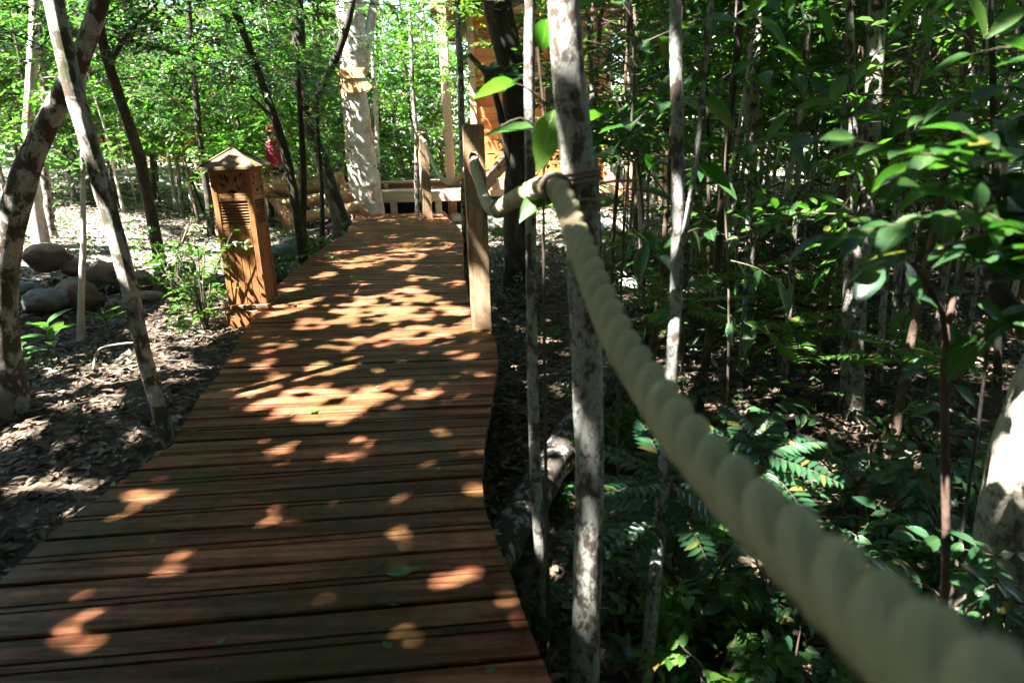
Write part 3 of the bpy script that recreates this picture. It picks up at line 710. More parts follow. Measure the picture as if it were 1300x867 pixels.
H('postsap', 'sapling', 'thin grey sapling standing right beside the distant rope post', 'sapling', [(528, 276), (529, 230), (529, 180), (524, 120), (522, 60), (520, 10)], [6, 6, 6, 6, 5, 4], 'bark_pale', Y=10.3, seed=15, top=0, canopy=False, foli=fol(12, .4, 1, .9, 8, .35, 9, .07))
H('thin585', 'tree', 'slim grey trunk rising just behind the tall rope post', 'tree', [(592, 330), (589, 260), (588, 200), (586, 150), (584, 80), (580, 10), (578, -30)], [8, 8, 8, 8, 8, 7, 7], 'bark_pale', seed=16, top=4.3, foli=fol(22, .42, .85, 1.0, 9, .35, 9, .07), lmat='leaf_mid')
H('dark650', 'tree', 'thick dark trunk with an epiphyte, beyond the tall rope post', 'tree', [(657, 372), (655, 320), (654, 260), (656, 200), (655, 140), (648, 80), (634, 20), (624, -40)], [34, 31, 30, 30, 32, 34, 36, 36], 'bark_dark', seed=17, top=4.6,
  limbs=[([(652, 230, 0), (640, 170, -.1), (632, 130, -.1), (618, 95, -.1), (596, 70, 0)], 12, 5)])
H('thin675', 'sapling', 'thin spotted sapling growing close to the boardwalk edge, next to the roped tree', 'sapling', [(690, 812), (688, 740), (682, 640), (677, 520), (675, 420), (674, 300), (673, 200), (672, 100), (673, 0), (674, -40)], [12, 14, 15, 14, 14, 14, 14, 14, 14, 14], 'bark_spotted', seed=18, top=4.3, canopy=True, lean_y=.05)
H('tied', 'tree', 'white and brown spotted tree beside the boardwalk with the thick rope tied round it', 'tree', [(741, 930), (742, 860), (746, 720), (748, 600), (745, 470), (741, 360), (738, 260), (731, 180), (722, 100), (716, 20), (712, -60)], [36, 36, 36, 36, 39, 41, 42, 43, 42, 41, 41], 'bark_spotted', base=(*pt(741, 955, 1.36)[:2], -.4), seed=19, top=4.6, sides=18, wob=.05)
H('r1', 'sapling', 'mottled sapling whose stem passes behind the rope halfway along its sag', 'sapling', [(814, 905), (820, 850), (832, 730), (843, 600), (853, 470), (859, 360), (861, 260), (860, 160), (858, 60), (857, -40)], [18, 18, 17, 17, 16, 16, 16, 16, 16, 16], 'bark_spotted', seed=20, top=4.3, lean_y=.25,
  limbs=[([(861, 330, .1), (872, 280, .12), (884, 200, .15), (892, 110, .18), (900, 40, .2), (905, -30, .2)], 8, 6)])
H('r3', 'tree', 'thin pale trunk in the shaded thicket beyond the rope, with flecks of sun', 'tree', [(951, 432), (951, 380), (953, 300), (955, 220), (958, 140), (962, 60), (966, -20)], [13, 12, 12, 11, 11, 10, 10], 'bark_pale', seed=21, top=4.3)
H('r4', 'tree', 'grey barked trunk catching a bright patch of sun in the thicket', 'tree', [(1086, 530), (1086, 460), (1090, 380), (1095, 300), (1101, 240), (1106, 160), (1111, 80), (1114, 0), (1116, -40)], [20, 20, 20, 21, 22, 22, 21, 21, 21], 'bark_pale', seed=22, top=4.5, lean_y=.2)
H('r4b', 'tree', 'thin dark stem close against the grey sun-patched trunk', 'tree', [(1074, 520), (1074, 440), (1077, 340), (1082, 240), (1083, 150), (1080, 70), (1078, -30)], [13, 12, 12, 11, 11, 10, 10], 'bark_pale', seed=23, top=4.4, canopy=False)
H('r6', 'sapling', 'reddish brown forked sapling with drooping leaves near the rope', 'sapling', [(1203, 800), (1201, 700), (1200, 600), (1199, 500), (1200, 450), (1204, 410), (1214, 365), (1228, 320), (1238, 260), (1246, 190)], [9.5, 10, 10, 10.5, 10, 8, 7, 6, 5, 4], 'bark_red', seed=24, top=0, canopy=False, Y=1.28,
  limbs=[([(1201, 440, 0), (1196, 400, -.03), (1180, 365, -.06), (1158, 335, -.1)], 8, 5)], lmat='leaf_dark', lod=2, trim=9)
H('r7', 'tree', 'large pale crack-barked trunk leaning in at the corner of view', 'tree', [(1258, 900), (1264, 820), (1272, 740), (1284, 650), (1298, 570), (1322, 490), (1350, 420), (1385, 330)], [84, 80, 76, 72, 66, 62, 58, 54], 'bark_crack', base=(*pt(1256, 935, 1.75)[:2], -.35), seed=25, top=4.6, sides=16)
H('r9', 'sapling', 'dark upright stem standing behind the looping black vine', 'sapling', [(1266, 590), (1266, 500), (1267, 420), (1268, 340), (1266, 250), (1262, 130), (1258, 20), (1256, -40)], [11, 10, 9, 9, 8, 7, 7, 6], 'bark_dark', seed=26, top=4.2, canopy=True, lmat='leaf_dark')
H('r10', 'sapling', 'pale leaning trunk in front of the orange timber cabin deep in the thicket', 'tree', [(1160, 250), (1170, 180), (1180, 120), (1192, 60), (1200, 0), (1206, -40)], [16, 15, 15, 14, 13, 12], 'bark_pale', Y=8.2, seed=27, top=4.3)
H('r11', 'tree', 'light trunk with two sunlit scars, farther back near the orange cabin', 'tree', [(1238, 330), (1238, 250), (1234, 150), (1226, 80), (1218, 20), (1214, -40)], [17, 17, 17, 16, 15, 15], 'bark_white', Y=6.2, seed=28, top=4.5)
H('r12', 'tree', 'spindly pale sapling in line with the reddish cabin posts', 'sapling', [(815, 372), (814, 300), (812, 240), (806, 160), (800, 80), (796, 0)], [8, 7, 7, 6, 6, 5], 'bark_white', Y=6.0, seed=29, top=0, canopy=False, foli=fol(8, .5, 1, .7, 8, .3, 8, .07))

# near foliage on particular trees ------------------------------------------------------------
def leaf_at(fo, items, wr=.5, L=None):
    """single large leaves: (px, py, depth, length, image angle in degrees from right, counter-clockwise, tilt)"""
    P = []; D = []; Nn = []; Ls = []
    for px, py, dep, l, ang, tl in items:
        p = pd(px, py, dep); a = math.radians(ang); d = CR * math.cos(a) + CU * math.sin(a)
        up = np.array([0, 0, 1.]); n = unit(up * (1 - tl) - CF * tl + CR * .1)
        d = unit(d + CF * .25 * (1 if tl < .5 else -.5)); P.append(p); D.append(d); Nn.append(n); Ls.append(l)
    fo.put(np.array(P), np.array(D), np.array(Nn), np.array(Ls), np.array(Ls) * wr)
FO = {}
def extra(key):
    if key not in FO: FO[key] = Foliage(hash(key) % 1000 if False else len(FO) + 50)
    return FO[key]
def branch_leaves(fo, mb, pts, L, spacing, wr=.48, droop=.3, rb=.003, start=.1, flat=.8):
    Q = smooth_path(np.array([pd(*p) for p in pts]), .02); seg = np.concatenate([[0], np.cumsum(np.linalg.norm(np.diff(Q, axis=0), axis=1))])
    if mb is not None: mb.tube(Q, np.linspace(rb, rb * .4, len(Q)), 6)
    r = fo.r; u = np.arange(start * seg[-1], seg[-1], spacing); n = len(u)
    P = np.stack([np.interp(u, seg, Q[:, i]) for i in range(3)], 1); T = unit(np.stack([np.interp(u, seg, np.gradient(Q[:, i])) for i in range(3)], 1))
    sd = unit(np.cross(T, [0, 0, 1.])); s = np.where(np.arange(n) % 2 == 0, 1, -1)[:, None]; an = r.normal(.9, .25, (n, 1)); an[-1] = 0
    D = T * np.cos(an) + sd * s * np.sin(an) + r.normal(0, .15, (n, 3)); D[:, 2] -= droop
    Nn = np.tile([0, 0, 1.], (n, 1)) * flat + r.normal(0, .3, (n, 3)); l = L * r.uniform(.7, 1.2, n)
    fo.put(P, D, Nn, l, l * wr)

def shrub_px(name, label, cat, stems, branches, lmat, bark='twig', lod=2, seed=1, L=.08, spacing=.035, wr=.5, droop=.3, flat=.8, single=None, foot=None, part='stem', group=None, rs=.006):
    """a plant whose stems and leafy branches are laid out where the photo shows them"""
    b = np.array(foot if foot is not None else pd(*stems[0][0])); b[2] = float(G(b[0], b[1]))
    root = thing(name, label, cat, b, group); mb = MB(); fo = Foliage(seed)
    for s in stems:
        Q = np.array([pd(*p) for p in s]); Q = np.vstack([b - [0, 0, .04], Q]) if foot is not None else np.vstack([b - [0, 0, .04], Q[1:]])
        Q = smooth_path(Q, .05); mb.tube(Q, np.linspace(rs, rs * .45, len(Q)), 7)
    for q in branches: branch_leaves(fo, mb, q, L, spacing, wr, droop, rs * .45, flat=flat)
    if single: leaf_at(fo, single, wr)
    mb.build(part, M[bark], root); fo.build('foliage', lmat, root, lod)
    return root, fo

# broad bright leaves beside the spotted sapling
shrub_px('sapling', 'young sapling with big bright green translucent leaves between the spotted sapling and the roped tree', 'sapling', [[(688, 360, 1.55), (690, 250, 1.5), (690, 130, 1.45), (682, 60, 1.4)]],
    [[(690, 215, 1.5), (705, 190, 1.45), (720, 160, 1.42)], [(690, 130, 1.45), (665, 110, 1.4), (640, 102, 1.38)], [(689, 170, 1.45), (660, 150, 1.4), (636, 160, 1.38)], [(684, 70, 1.42), (700, 40, 1.4), (715, 20, 1.4)], [(690, 240, 1.5), (712, 245, 1.46), (735, 290, 1.45)]],
    'leaf_bright', seed=61, L=.125, spacing=.075, wr=.46, single=[(672, 108, 1.34, .115, 232, .55), (668, 98, 1.34, .055, 195, .2), (668, 150, 1.36, .07, 205, .15), (704, 140, 1.4, .13, 255, .65), (700, 96, 1.4, .07, 150, .4)])
# dark broad leaves right of the roped tree
shrub_px('sapling', 'broad-leaved dark green sapling just behind the roped tree', 'sapling', [[(790, 420, 1.9), (792, 300, 1.9), (800, 180, 1.85), (806, 80, 1.8), (805, 10, 1.8)]],
    [[(798, 200, 1.85), (770, 178, 1.75), (742, 190, 1.7)], [(800, 160, 1.85), (840, 130, 1.75), (890, 125, 1.7)], [(800, 170, 1.85), (775, 120, 1.8), (748, 105, 1.75)], [(796, 240, 1.9), (830, 245, 1.8), (870, 260, 1.75)], [(804, 90, 1.8), (770, 60, 1.75), (735, 50, 1.7)], [(805, 60, 1.8), (850, 40, 1.75), (900, 20, 1.7)], [(806, 30, 1.8), (790, 5, 1.78), (760, -10, 1.75)], [(792, 300, 1.9), (770, 290, 1.85), (750, 320, 1.8)], [(794, 280, 1.9), (830, 320, 1.8), (850, 350, 1.8)], [(800, 190, 1.85), (850, 200, 1.9), (905, 210, 1.95)]],
    'leaf_dark', seed=62, L=.115, spacing=.05, wr=.42)
shrub_px('sapling', 'leafy sapling whose drooping leaves hang across the pale thicket trunks', 'sapling', [[(930, 480, 2.4), (925, 360, 2.35), (920, 220, 2.3), (930, 90, 2.2), (935, 0, 2.2)]],
    [[(922, 240, 2.3), (885, 215, 2.2), (840, 225, 2.15)], [(921, 200, 2.3), (960, 180, 2.2), (1010, 190, 2.1)], [(926, 130, 2.25), (880, 95, 2.2), (845, 100, 2.1)], [(928, 110, 2.2), (980, 90, 2.1), (1030, 100, 2.05)], [(932, 50, 2.2), (900, 20, 2.1), (870, 30, 2.1)], [(934, 20, 2.2), (980, -10, 2.1), (1020, 10, 2.0)], [(924, 300, 2.35), (890, 290, 2.3), (850, 310, 2.2)], [(924, 330, 2.35), (960, 340, 2.3), (1000, 370, 2.2)], [(926, 400, 2.4), (965, 420, 2.3), (1000, 440, 2.3)]],
    'leaf_dark', seed=63, L=.10, spacing=.045, wr=.40, droop=.45)
# near foliage across the right of the view
shrub_px('shrub', 'large-leaved shrub close by, its layered dark branches reaching in front of the thicket', 'shrub', [[(1340, 700, 1.25), (1345, 450, 1.2), (1340, 260, 1.15), (1345, 80, 1.15)]],
    [[(1342, 300, 1.15), (1240, 215, 1.05), (1120, 185, 1.05), (1000, 172, 1.1)], [(1341, 330, 1.15), (1230, 270, 1.0), (1110, 290, 1.0), (1045, 300, 1.02)], [(1342, 230, 1.12), (1270, 185, 1.0), (1215, 165, .98)], [(1342, 350, 1.12), (1290, 290, .95), (1220, 255, .95)], [(1340, 280, 1.15), (1260, 235, 1.1), (1180, 230, 1.1)], [(1344, 160, 1.15), (1280, 110, 1.1), (1220, 125, 1.1)], [(1344, 130, 1.15), (1270, 170, 1.2), (1180, 160, 1.25)], [(1344, 360, 1.15), (1280, 330, 1.1), (1210, 320, 1.05)], [(1342, 250, 1.15), (1290, 240, 1.05), (1235, 195, 1.0)], [(1343, 200, 1.15), (1250, 145, 1.15), (1140, 150, 1.2), (1060, 130, 1.25)], [(1341, 320, 1.15), (1260, 300, 1.1), (1150, 320, 1.15), (1070, 260, 1.2)], [(1341, 400, 1.15), (1290, 400, 1.1), (1235, 440, 1.1)], [(1343, 120, 1.15), (1290, 60, 1.15), (1230, 70, 1.2)], [(1341, 300, 1.1), (1280, 255, 1.05), (1190, 195, 1.1), (1120, 240, 1.12)]],
    'leaf_dark', seed=64, L=.072, spacing=.026, wr=.54, droop=.15, flat=1.2,
    single=[(1246, 232, .92, .042, 262, .6), (1230, 185, .95, .05, 25, .3), (1252, 195, .95, .055, 5, .2), (1215, 160, .95, .05, 345, .35), (1075, 300, .95, .06, 8, .25), (1140, 235, .95, .045, 10, .4), (1085, 175, 1.0, .05, 175, .5)])
shrub_px('sapling', 'overhanging thin-stemmed sapling with long pointed leaves hanging at the top of the view', 'sapling', [[(1262, 500, 1.75), (1261, 300, 1.7), (1258, 120, 1.6), (1256, -40, 1.55)]],
    [[(1258, 70, 1.6), (1210, 65, 1.55), (1160, 45, 1.5), (1080, 90, 1.5), (990, 150, 1.5)], [(1257, 40, 1.6), (1290, 10, 1.55), (1320, -10, 1.5)], [(1257, 10, 1.6), (1200, -20, 1.5), (1120, -30, 1.5)], [(1259, 150, 1.62), (1290, 120, 1.6), (1320, 130, 1.6)], [(1256, -10, 1.55), (1080, -25, 1.4), (960, -10, 1.4)]],
    'leaf_mid', 'bark_dark', seed=65, L=.085, spacing=.075, wr=.38, droop=.6, flat=.4,
    single=[(1040, 8, 1.35, .075, 290, .6), (960, 22, 1.3, .09, 320, .5), (1170, 18, 1.3, .062, 285, .75), (1225, -8, 1.25, .09, 300, .6), (1300, 10, 1.3, .09, 215, .5), (985, 60, 1.35, .07, 350, .4), (965, 75, 1.3, .06, 200, .4)])
r6 = TREES['r6'][0]
fo = Foliage(66); mb = None
for q in ([(1158, 335, 1.2), (1140, 325, 1.18), (1120, 340, 1.15)], [(1246, 190, 1.25), (1256, 170, 1.22), (1280, 150, 1.2)], [(1228, 320, 1.25), (1250, 310, 1.2), (1280, 320, 1.18)]): branch_leaves(fo, None, q, .075, .03, .5, .35)
leaf_at(fo, [(1165, 378, 1.15, .052, 350, .35), (1205, 372, 1.12, .05, 14, .3), (1206, 410, 1.15, .05, 285, .6), (1215, 452, 1.1, .052, 320, .5), (1212, 490, 1.1, .05, 322, .5), (1190, 460, 1.15, .055, 185, .3), (1195, 515, 1.15, .05, 195, .2), (1150, 345, 1.15, .06, 300, .6), (1240, 385, 1.1, .06, 330, .6), (1172, 470, 1.1, .04, 200, .15)], .46)
fo.build('foliage', 'leaf_blue', r6, 2)
# looping black vine
def build_vine():
    q = [(1258, 250, 1.35), (1262, 300, 1.3), (1262, 350, 1.28), (1275, 385, 1.26), (1300, 402, 1.25), (1340, 405, 1.25), (1375, 380, 1.28), (1390, 300, 1.35), (1392, 100, 1.4), (1390, -80, 1.45)]
    P = smooth_path(np.array([pd(*p) for p in q]), .02); b = P[0]
    root = thing('vine', 'thick black vine hanging in a loop at the edge of view', 'vine', b); mb = MB(); mb.tube(P, np.interp(np.linspace(0, 1, len(P)), [0, .1, .3, .6, 1], [.006, .017, .021, .020, .016]), 10, True, .15, 4); mb.build('vine_stem', M['bark_dark'], root)
build_vine()

# glossy bluish shrub low on the right, ground plants -----------------------------------------
def low_shrub(label, px, py, h, spread, nst, L, lmat, seed, nl=8, ntw=6, wr=.5, lod=1, name='shrub', cat='shrub', group=None, base=None, droop=.3, flat=.9, tl=.2, f0=.2):
    b = gr(px, py) if base is None else np.array([base[0], base[1], float(G(base[0], base[1]))])
    root = thing(name, label, cat, b, group); r = np.random.default_rng(seed); mb = MB(); fo = Foliage(seed)
    for i in range(nst):
        a = r.uniform(0, 2 * PI); e = np.array([math.cos(a) * spread * r.uniform(.3, 1), math.sin(a) * spread * r.uniform(.3, 1), h * r.uniform(.6, 1.1)])
        P = smooth_path(np.array([b - [0, 0, .03], b + e * [.35, .35, .55], b + e]), .04); rb = .004 + .006 * h
        mb.tube(P, np.linspace(rb, rb * .35, len(P)), 5); t = r.uniform(f0, 1, ntw); t[0] = 1; idx = (t * (len(P) - 1)).astype(int)
        da = a + r.uniform(-1.8, 1.8, ntw); D = np.stack([np.cos(da), np.sin(da), r.uniform(.0, .8, ntw)], 1); fo.sprays(P[idx], D, tl, nl, L, wr, droop, flat)
    mb.build('stem', M['twig'], root); fo.build('foliage', lmat, root, lod, 1.4); return root
low_shrub('glossy dark bluish shrub spreading at the foot of the crack-barked trunk', 1215, 800, .42, .38, 9, .075, 'leaf_blue', 71, 8, 6, .46, 2, tl=.22)
low_shrub('glossy dark shrub behind the thick near end of the rope', 1100, 690, .40, .34, 7, .068, 'leaf_blue', 72, 8, 6, .46, 2, tl=.22)
low_shrub('shrub with a spray of sunlit yellow-green leaves near the reddish forked sapling', 1190, 640, .42, .25, 5, .05, 'leaf_bright', 73, 8, 5, .42, 2, tl=.16)
low_shrub('leafy plant with big grey-green leaves under the sagging rope', 975, 800, .34, .18, 6, .075, 'leaf_blue', 74, 6, 5, .56, 2, tl=.16)
low_shrub('low round-leaved bush beside the foot of the mottled sapling', 880, 800, .36, .26, 9, .05, 'leaf_mid', 75, 8, 6, .62, 2, tl=.16)
low_shrub('small bush of round leaves between the roped tree and the mottled sapling', 790, 760, .28, .2, 7, .05, 'leaf_dark', 76, 7, 5, .6, 2, tl=.15)
low_shrub('little round-leaved bush in the corner under the near rope', 1000, 900, .26, .22, 7, .045, 'leaf_dark', 77, 7, 5, .6, 2, tl=.15)
low_shrub('bush with a few lit leaves among dry litter under the rope', 905, 890, .26, .2, 7, .045, 'leaf_mid', 78, 7, 5, .6, 2, tl=.14)
low_shrub('small dark seedling clump at the foot of the spotted sapling by the deck', 672, 790, .16, .14, 5, .035, 'leaf_dark', 79, 6, 4, .55, 2, tl=.1)
low_shrub('low bush in the shade behind the roped tree', 812, 590, .4, .3, 8, .06, 'leaf_dark', 80, 8, 6, .45, 1, tl=.2)
low_shrub('light green bushy plant at the foot of the wooden lantern', 262, 420, .62, .28, 10, .05, 'leaf_mid', 81, 8, 7, .5, 1, tl=.22)
low_shrub('leafy green shrub leaning against the lantern base', 225, 385, .65, .35, 9, .05, 'leaf_bright', 82, 8, 6, .5, 1, tl=.22)
low_shrub('dark green bush under the forked tree at the boardwalk edge', 405, 322, .35, .45, 9, .055, 'leaf_mid', 83, 8, 6, .45, 1, tl=.22)
low_shrub('bush filling the gap between lantern and boardwalk', 365, 362, .35, .4, 9, .055, 'leaf_dark', 84, 8, 6, .45, 1, tl=.22)
low_shrub('small bush behind the tall rope post', 650, 318, .4, .4, 8, .06, 'leaf_mid', 85, 8, 6, .45, 1, tl=.22)
def rosette(label, px, py, h, L, n, lmat, seed, wr=.36, name='seedling', cat='seedling', group=None):
    b = gr(px, py); root = thing(name, label, cat, b, group); r = np.random.default_rng(seed); mb = MB(); fo = Foliage(seed)
    top = b + np.array([r.normal(0, .02), r.normal(0, .02), h]); P = smooth_path(np.array([b - [0, 0, .03], (b + top) / 2 + r.normal(0, .01, 3), top]), .03); mb.tube(P, np.linspace(.006, .003, len(P)), 6)
    a = np.arange(n) * 2.4 + r.uniform(0, 6); t = np.linspace(.55, 1, n); A = b + (top - b) * t[:, None]
    D = np.stack([np.cos(a), np.sin(a), r.uniform(.1, .7, n)], 1); l = L * r.uniform(.75, 1.15, n); fo.put(A, D, np.tile([0, 0, 1.], (n, 1)) + r.normal(0, .2, (n, 3)), l, l * wr)
    mb.build('stem', M['twig'], root); fo.build('foliage', lmat, root, 2); return root
rosette('bright green broad-leaved seedling standing in the leaf litter in front of the grey boulder', 68, 462, .26, .21, 7, 'leaf_bright', 91)
rosette('leafy seedling beside the bright broad-leaved one, with smaller leaves', 48, 470, .17, .15, 5, 'leaf_bright', 92)
rosette('small grassy-leaved seedling behind the slim mottled trunk', 134, 422, .14, .16, 7, 'leaf_mid', 93, .16)
rosette('pale lit seedling at the far end of the boardwalk by the white stones', 513, 277, .22, .16, 8, 'leaf_bright', 94, .25)
rosette('tiny seedling standing beside the roped tree in the shade', 795, 860, .12, .07, 7, 'leaf_blue', 95, .4)
rosette('seedling with lit leaves in the shade beyond the rope', 955, 500, .35, .16, 7, 'leaf_mid', 96, .26)

# feathery leaves ------------------------------------------------------------------------------
def frond_geo(A, B, nn, npair, l0, wr, lod=1):
    A = np.asarray(A); B = np.asarray(B); t = np.linspace(.12, 1, npair); ax = B - A; Ln = np.linalg.norm(ax); d = ax / Ln; sd = unit(np.cross(d, nn)); nn = np.cross(sd, d)
    P = A + ax * t[:, None]; P[:, 2] -= .12 * Ln * t ** 2; l = l0 * np.sin(PI * np.clip(.18 + .74 * t, 0, 1)) ** .6
    D = np.concatenate([np.tile(d * .35 + sd, (npair, 1)), np.tile(d * .35 - sd, (npair, 1))]); D = D + RNG.normal(0, .05, D.shape)
    return np.concatenate([P, P]), D, np.tile(nn, (2 * npair, 1)) + RNG.normal(0, .12, (2 * npair, 3)), np.concatenate([l, l]), np.concatenate([l, l]) * wr
def feather_plant(label, foot, tip, fronds, npair, l0, wr, lmat, seed, name='feathery_sapling', cat='sapling', group=None):
    b = np.array(foot); b[2] = float(G(b[0], b[1])); root = thing(name, label, cat, b, group); t = np.array(tip); mb = MB(); P = smooth_path(np.array([b - [0, 0, .04], (b + t) / 2 + [.02, 0, .02], t]), .05)
    mb.tube(P, np.linspace(.008, .004, len(P)), 7); mb.build('stem', M['twig'], root); r = np.random.default_rng(seed)
    for (az, el, ln, f) in fronds:
        A = P[int(f * (len(P) - 1))]; az = math.radians(az); el = math.radians(el); B = A + ln * np.array([math.cos(az) * math.cos(el), math.sin(az) * math.cos(el), math.sin(el)])
        fo = Foliage(seed); n = np.array([-math.cos(az) * math.sin(el), -math.sin(az) * math.sin(el), math.cos(el)]) + r.normal(0, .1, 3)
        fo.put(*frond_geo(A, B, n, npair, l0, wr)); k = np.linspace(0, 1, 6); Q = A + (B - A) * k[:, None]; Q[:, 2] -= .12 * ln * k ** 2; fo.twig(Q[:-1], Q[1:], .0018)
        fo.build('frond', lmat, root, 1)
feather_plant('feathery blue-green sapling catching sun beside the sagging rope', gr(985, 720), pd(965, 575, 2.0), [(200, 10, .20, 1), (160, 25, .2, 1), (110, 30, .2, 1), (60, 20, .2, 1), (20, 5, .22, 1), (330, -5, .22, 1), (290, -15, .22, .97), (250, -5, .22, .96), (0, -20, .2, .9), (310, -25, .2, .9)], 12, .062, .34, 'leaf_blue', 101)
feather_plant('feathery dark sapling right behind the roped tree, one leaf tip lit', gr(850, 735), pd(852, 612, 1.75), [(210, 15, .26, 1), (180, 10, .28, .98), (150, 20, .26, 1), (100, 25, .24, 1), (50, 20, .2, 1), (330, -20, .2, 1), (290, -30, .2, .95), (230, -10, .26, .92), (200, -15, .24, .85), (160, 0, .24, .85)], 13, .062, .33, 'leaf_blue', 102)
feather_plant('fern-leaved sapling with fine green fronds in the thicket beyond the rope', gr(865, 470), pd(862, 385, 3.0), [(200, 10, .35, 1), (240, 5, .35, 1), (160, 20, .35, 1), (300, 0, .35, 1), (0, 10, .35, 1), (40, 20, .35, 1), (110, 25, .35, 1), (180, -5, .3, .9), (330, 0, .3, .9)], 14, .07, .26, 'leaf_mid', 103)
for i, (px, py, tp, dep, lab) in enumerate([(1010, 470, 410, 3.4, 'narrow-leafed feathery sapling between the thin pale trunk and the grey sun-patched trunk'), (960, 420, 345, 4.0, 'feathery sapling standing just behind the thin pale trunk'), (1060, 430, 370, 4.2, 'feathery sapling behind the grey sun-patched trunk, deep in shade'), (1150, 520, 440, 3.0, 'feathery sapling between the grey sun-patched trunk and the reddish sapling')]):
    feather_plant(lab, gr(px, py), pd(px - 5, tp, dep), [(k * 51 + i * 20, 15 - 8 * (k % 3), .38, 1 - .06 * (k % 4)) for k in range(8)], 14, .085, .2, 'leaf_mid', 104 + i)
# epiphyte on the thick dark trunk
def epiphyte():
    root_t, path, rad, _f, _c = TREES['dark650']; q = pt(628, 100, path[0][1] - .2); root = thing('epiphyte', 'dark strap-leaved epiphyte perched on the thick dark trunk', 'epiphyte', q)
    fo = Foliage(111); n = 12; r = fo.r; a = np.linspace(0, 2 * PI, n, endpoint=False); D = np.stack([np.cos(a), np.sin(a) * .7, r.uniform(-.3, .9, n)], 1); l = r.uniform(.25, .42, n)
    fo.put(np.tile(q, (n, 1)), D, np.tile([0, -.3, 1.], (n, 1)), l, l * .22); fo.build('foliage', 'leaf_dark', root, 2)
    mb = MB(); bm = bmesh.new(); bmesh.ops.create_icosphere(bm, subdivisions=2, radius=.09)
    for v in bm.verts: v.co *= 1 + .5 * (mnoise.noise(v.co * 18) )
    mb.bm(bm, q); mb.build('root_ball', M['bark_dark'], root)
epiphyte()

# ================================================================== ROCKS, LOG, ROOT, GROUND BITS
def rock(label, c, size, m, seed, rotz=0, name='boulder', cat='boulder', group=None, rough=.22, tilt=0.0):
    bm = bmesh.new(); bmesh.ops.create_icosphere(bm, subdivisions=4, radius=1); o = Vector((seed * 3.1, seed * 1.7, 0))
    for v in bm.verts:
        d = v.co.normalized(); v.co = d * (1 + rough * mnoise.noise(d * 1.1 + o) + .10 * mnoise.noise(d * 2.7 + o) + .03 * mnoise.noise(d * 8 + o))
    cz, sz = math.cos(rotz), math.sin(rotz); V = np.array([v.co[:] for v in bm.verts]) * np.array(size); F = [[v.index for v in f.verts] for f in bm.faces]; bm.free()
    ct, st = math.cos(tilt), math.sin(tilt); V = np.stack([V[:, 0] * ct - V[:, 2] * st, V[:, 1], V[:, 0] * st + V[:, 2] * ct], 1)
    V = np.stack([V[:, 0] * cz - V[:, 1] * sz, V[:, 0] * sz + V[:, 1] * cz, V[:, 2]], 1)
    mb = MB(); mb.add(V + np.array(c), F); o = mb.build(name, M[m]); tag(o, label, cat, group); return o
def rock_px(label, px, py_base, w, h, m, seed, z=None, dep=.8, lift=.0, **k):
    b = gr(px, py_base); D = (b - CO) @ CF; W = w / 2 / FPX * D; Hh = h / 2 / FPX * D
    return rock(label, b + np.array([0, W * .5, Hh * .8 + lift]), (W, W * dep, Hh), m, seed, **k)
G1 = 'boulders in the heap behind the leaf litter'
rock_px('smooth dark grey rounded boulder at the front of the heap, behind the seedling', 50, 398, 56, 30, 'rock_grey', 2, group=G1)
rock_px('flat greyish boulder lying low behind the seedling, partly hidden by the leaning tree', 26, 384, 44, 26, 'rock_grey', 3, group=G1)
rock_px('mossy reddish brown boulder on top of the heap', 58, 362, 54, 36, 'rock_brown', 4, group=G1, lift=.14)
rock_px('slanted brown boulder in the middle of the heap, below the mossy one', 96, 394, 56, 40, 'rock_brown', 5, group=G1, tilt=-.4)
rock_px('big round brown boulder behind the very thin pale sapling', 132, 374, 60, 44, 'rock_brown', 6, group=G1)
rock_px('small dark wedge of rock between the mossy boulder and the big round one', 90, 360, 40, 22, 'rock_brown', 7, group=G1, tilt=-.3, lift=.08)
rock_px('reddish boulder just past the slim mottled trunk', 178, 372, 36, 30, 'rock_brown', 8, group=G1)
rock_px('low flat boulder half buried near the slender brown trunk', 182, 388, 44, 18, 'rock_brown', 9, group=G1)
rock_px('grey brown boulder behind the slender brown trunk', 222, 356, 46, 26, 'rock_grey', 10, group=G1)
rock_px('dark boulder in the gully between lantern and forked tree', 352, 336, 40, 26, 'rock_grey', 11)
rock_px('flat pale boulder in the gully just right of the lantern base', 352, 356, 34, 14, 'rock_grey', 12)
rock_px('dark low boulder under the bush beside the boardwalk edge', 372, 322, 44, 22, 'rock_grey', 13)
G2 = 'white stones by the far platform'
rock_px('whitish round stone just right of the distant rope post', 558, 282, 22, 15, 'white_stone', 14, group=G2)
rock_px('whitish stone beside the tall rope post, farther right of two', 579, 283, 16, 13, 'white_stone', 15, group=G2)
rock_px('small whitish stone left of the distant rope post', 531, 276, 16, 9, 'white_stone', 16, group=G2)
rock_px('bluish grey stone behind the rope where it dips', 640, 300, 50, 30, 'rock_grey', 17)
rock_px('pale flat stone in the sun behind the spindly pale sapling', 770, 300, 60, 22, 'white_stone', 18)
rock_px('small pale stone lit in the thicket beyond the rope', 800, 372, 30, 20, 'white_stone', 19)
rock_px('dim grey stone under the thicket between the pale trunks', 1000, 525, 30, 14, 'rock_grey', 20)
rock_px('pale grey stone in the dry litter under the near rope', 965, 870, 46, 24, 'white_stone', 21)

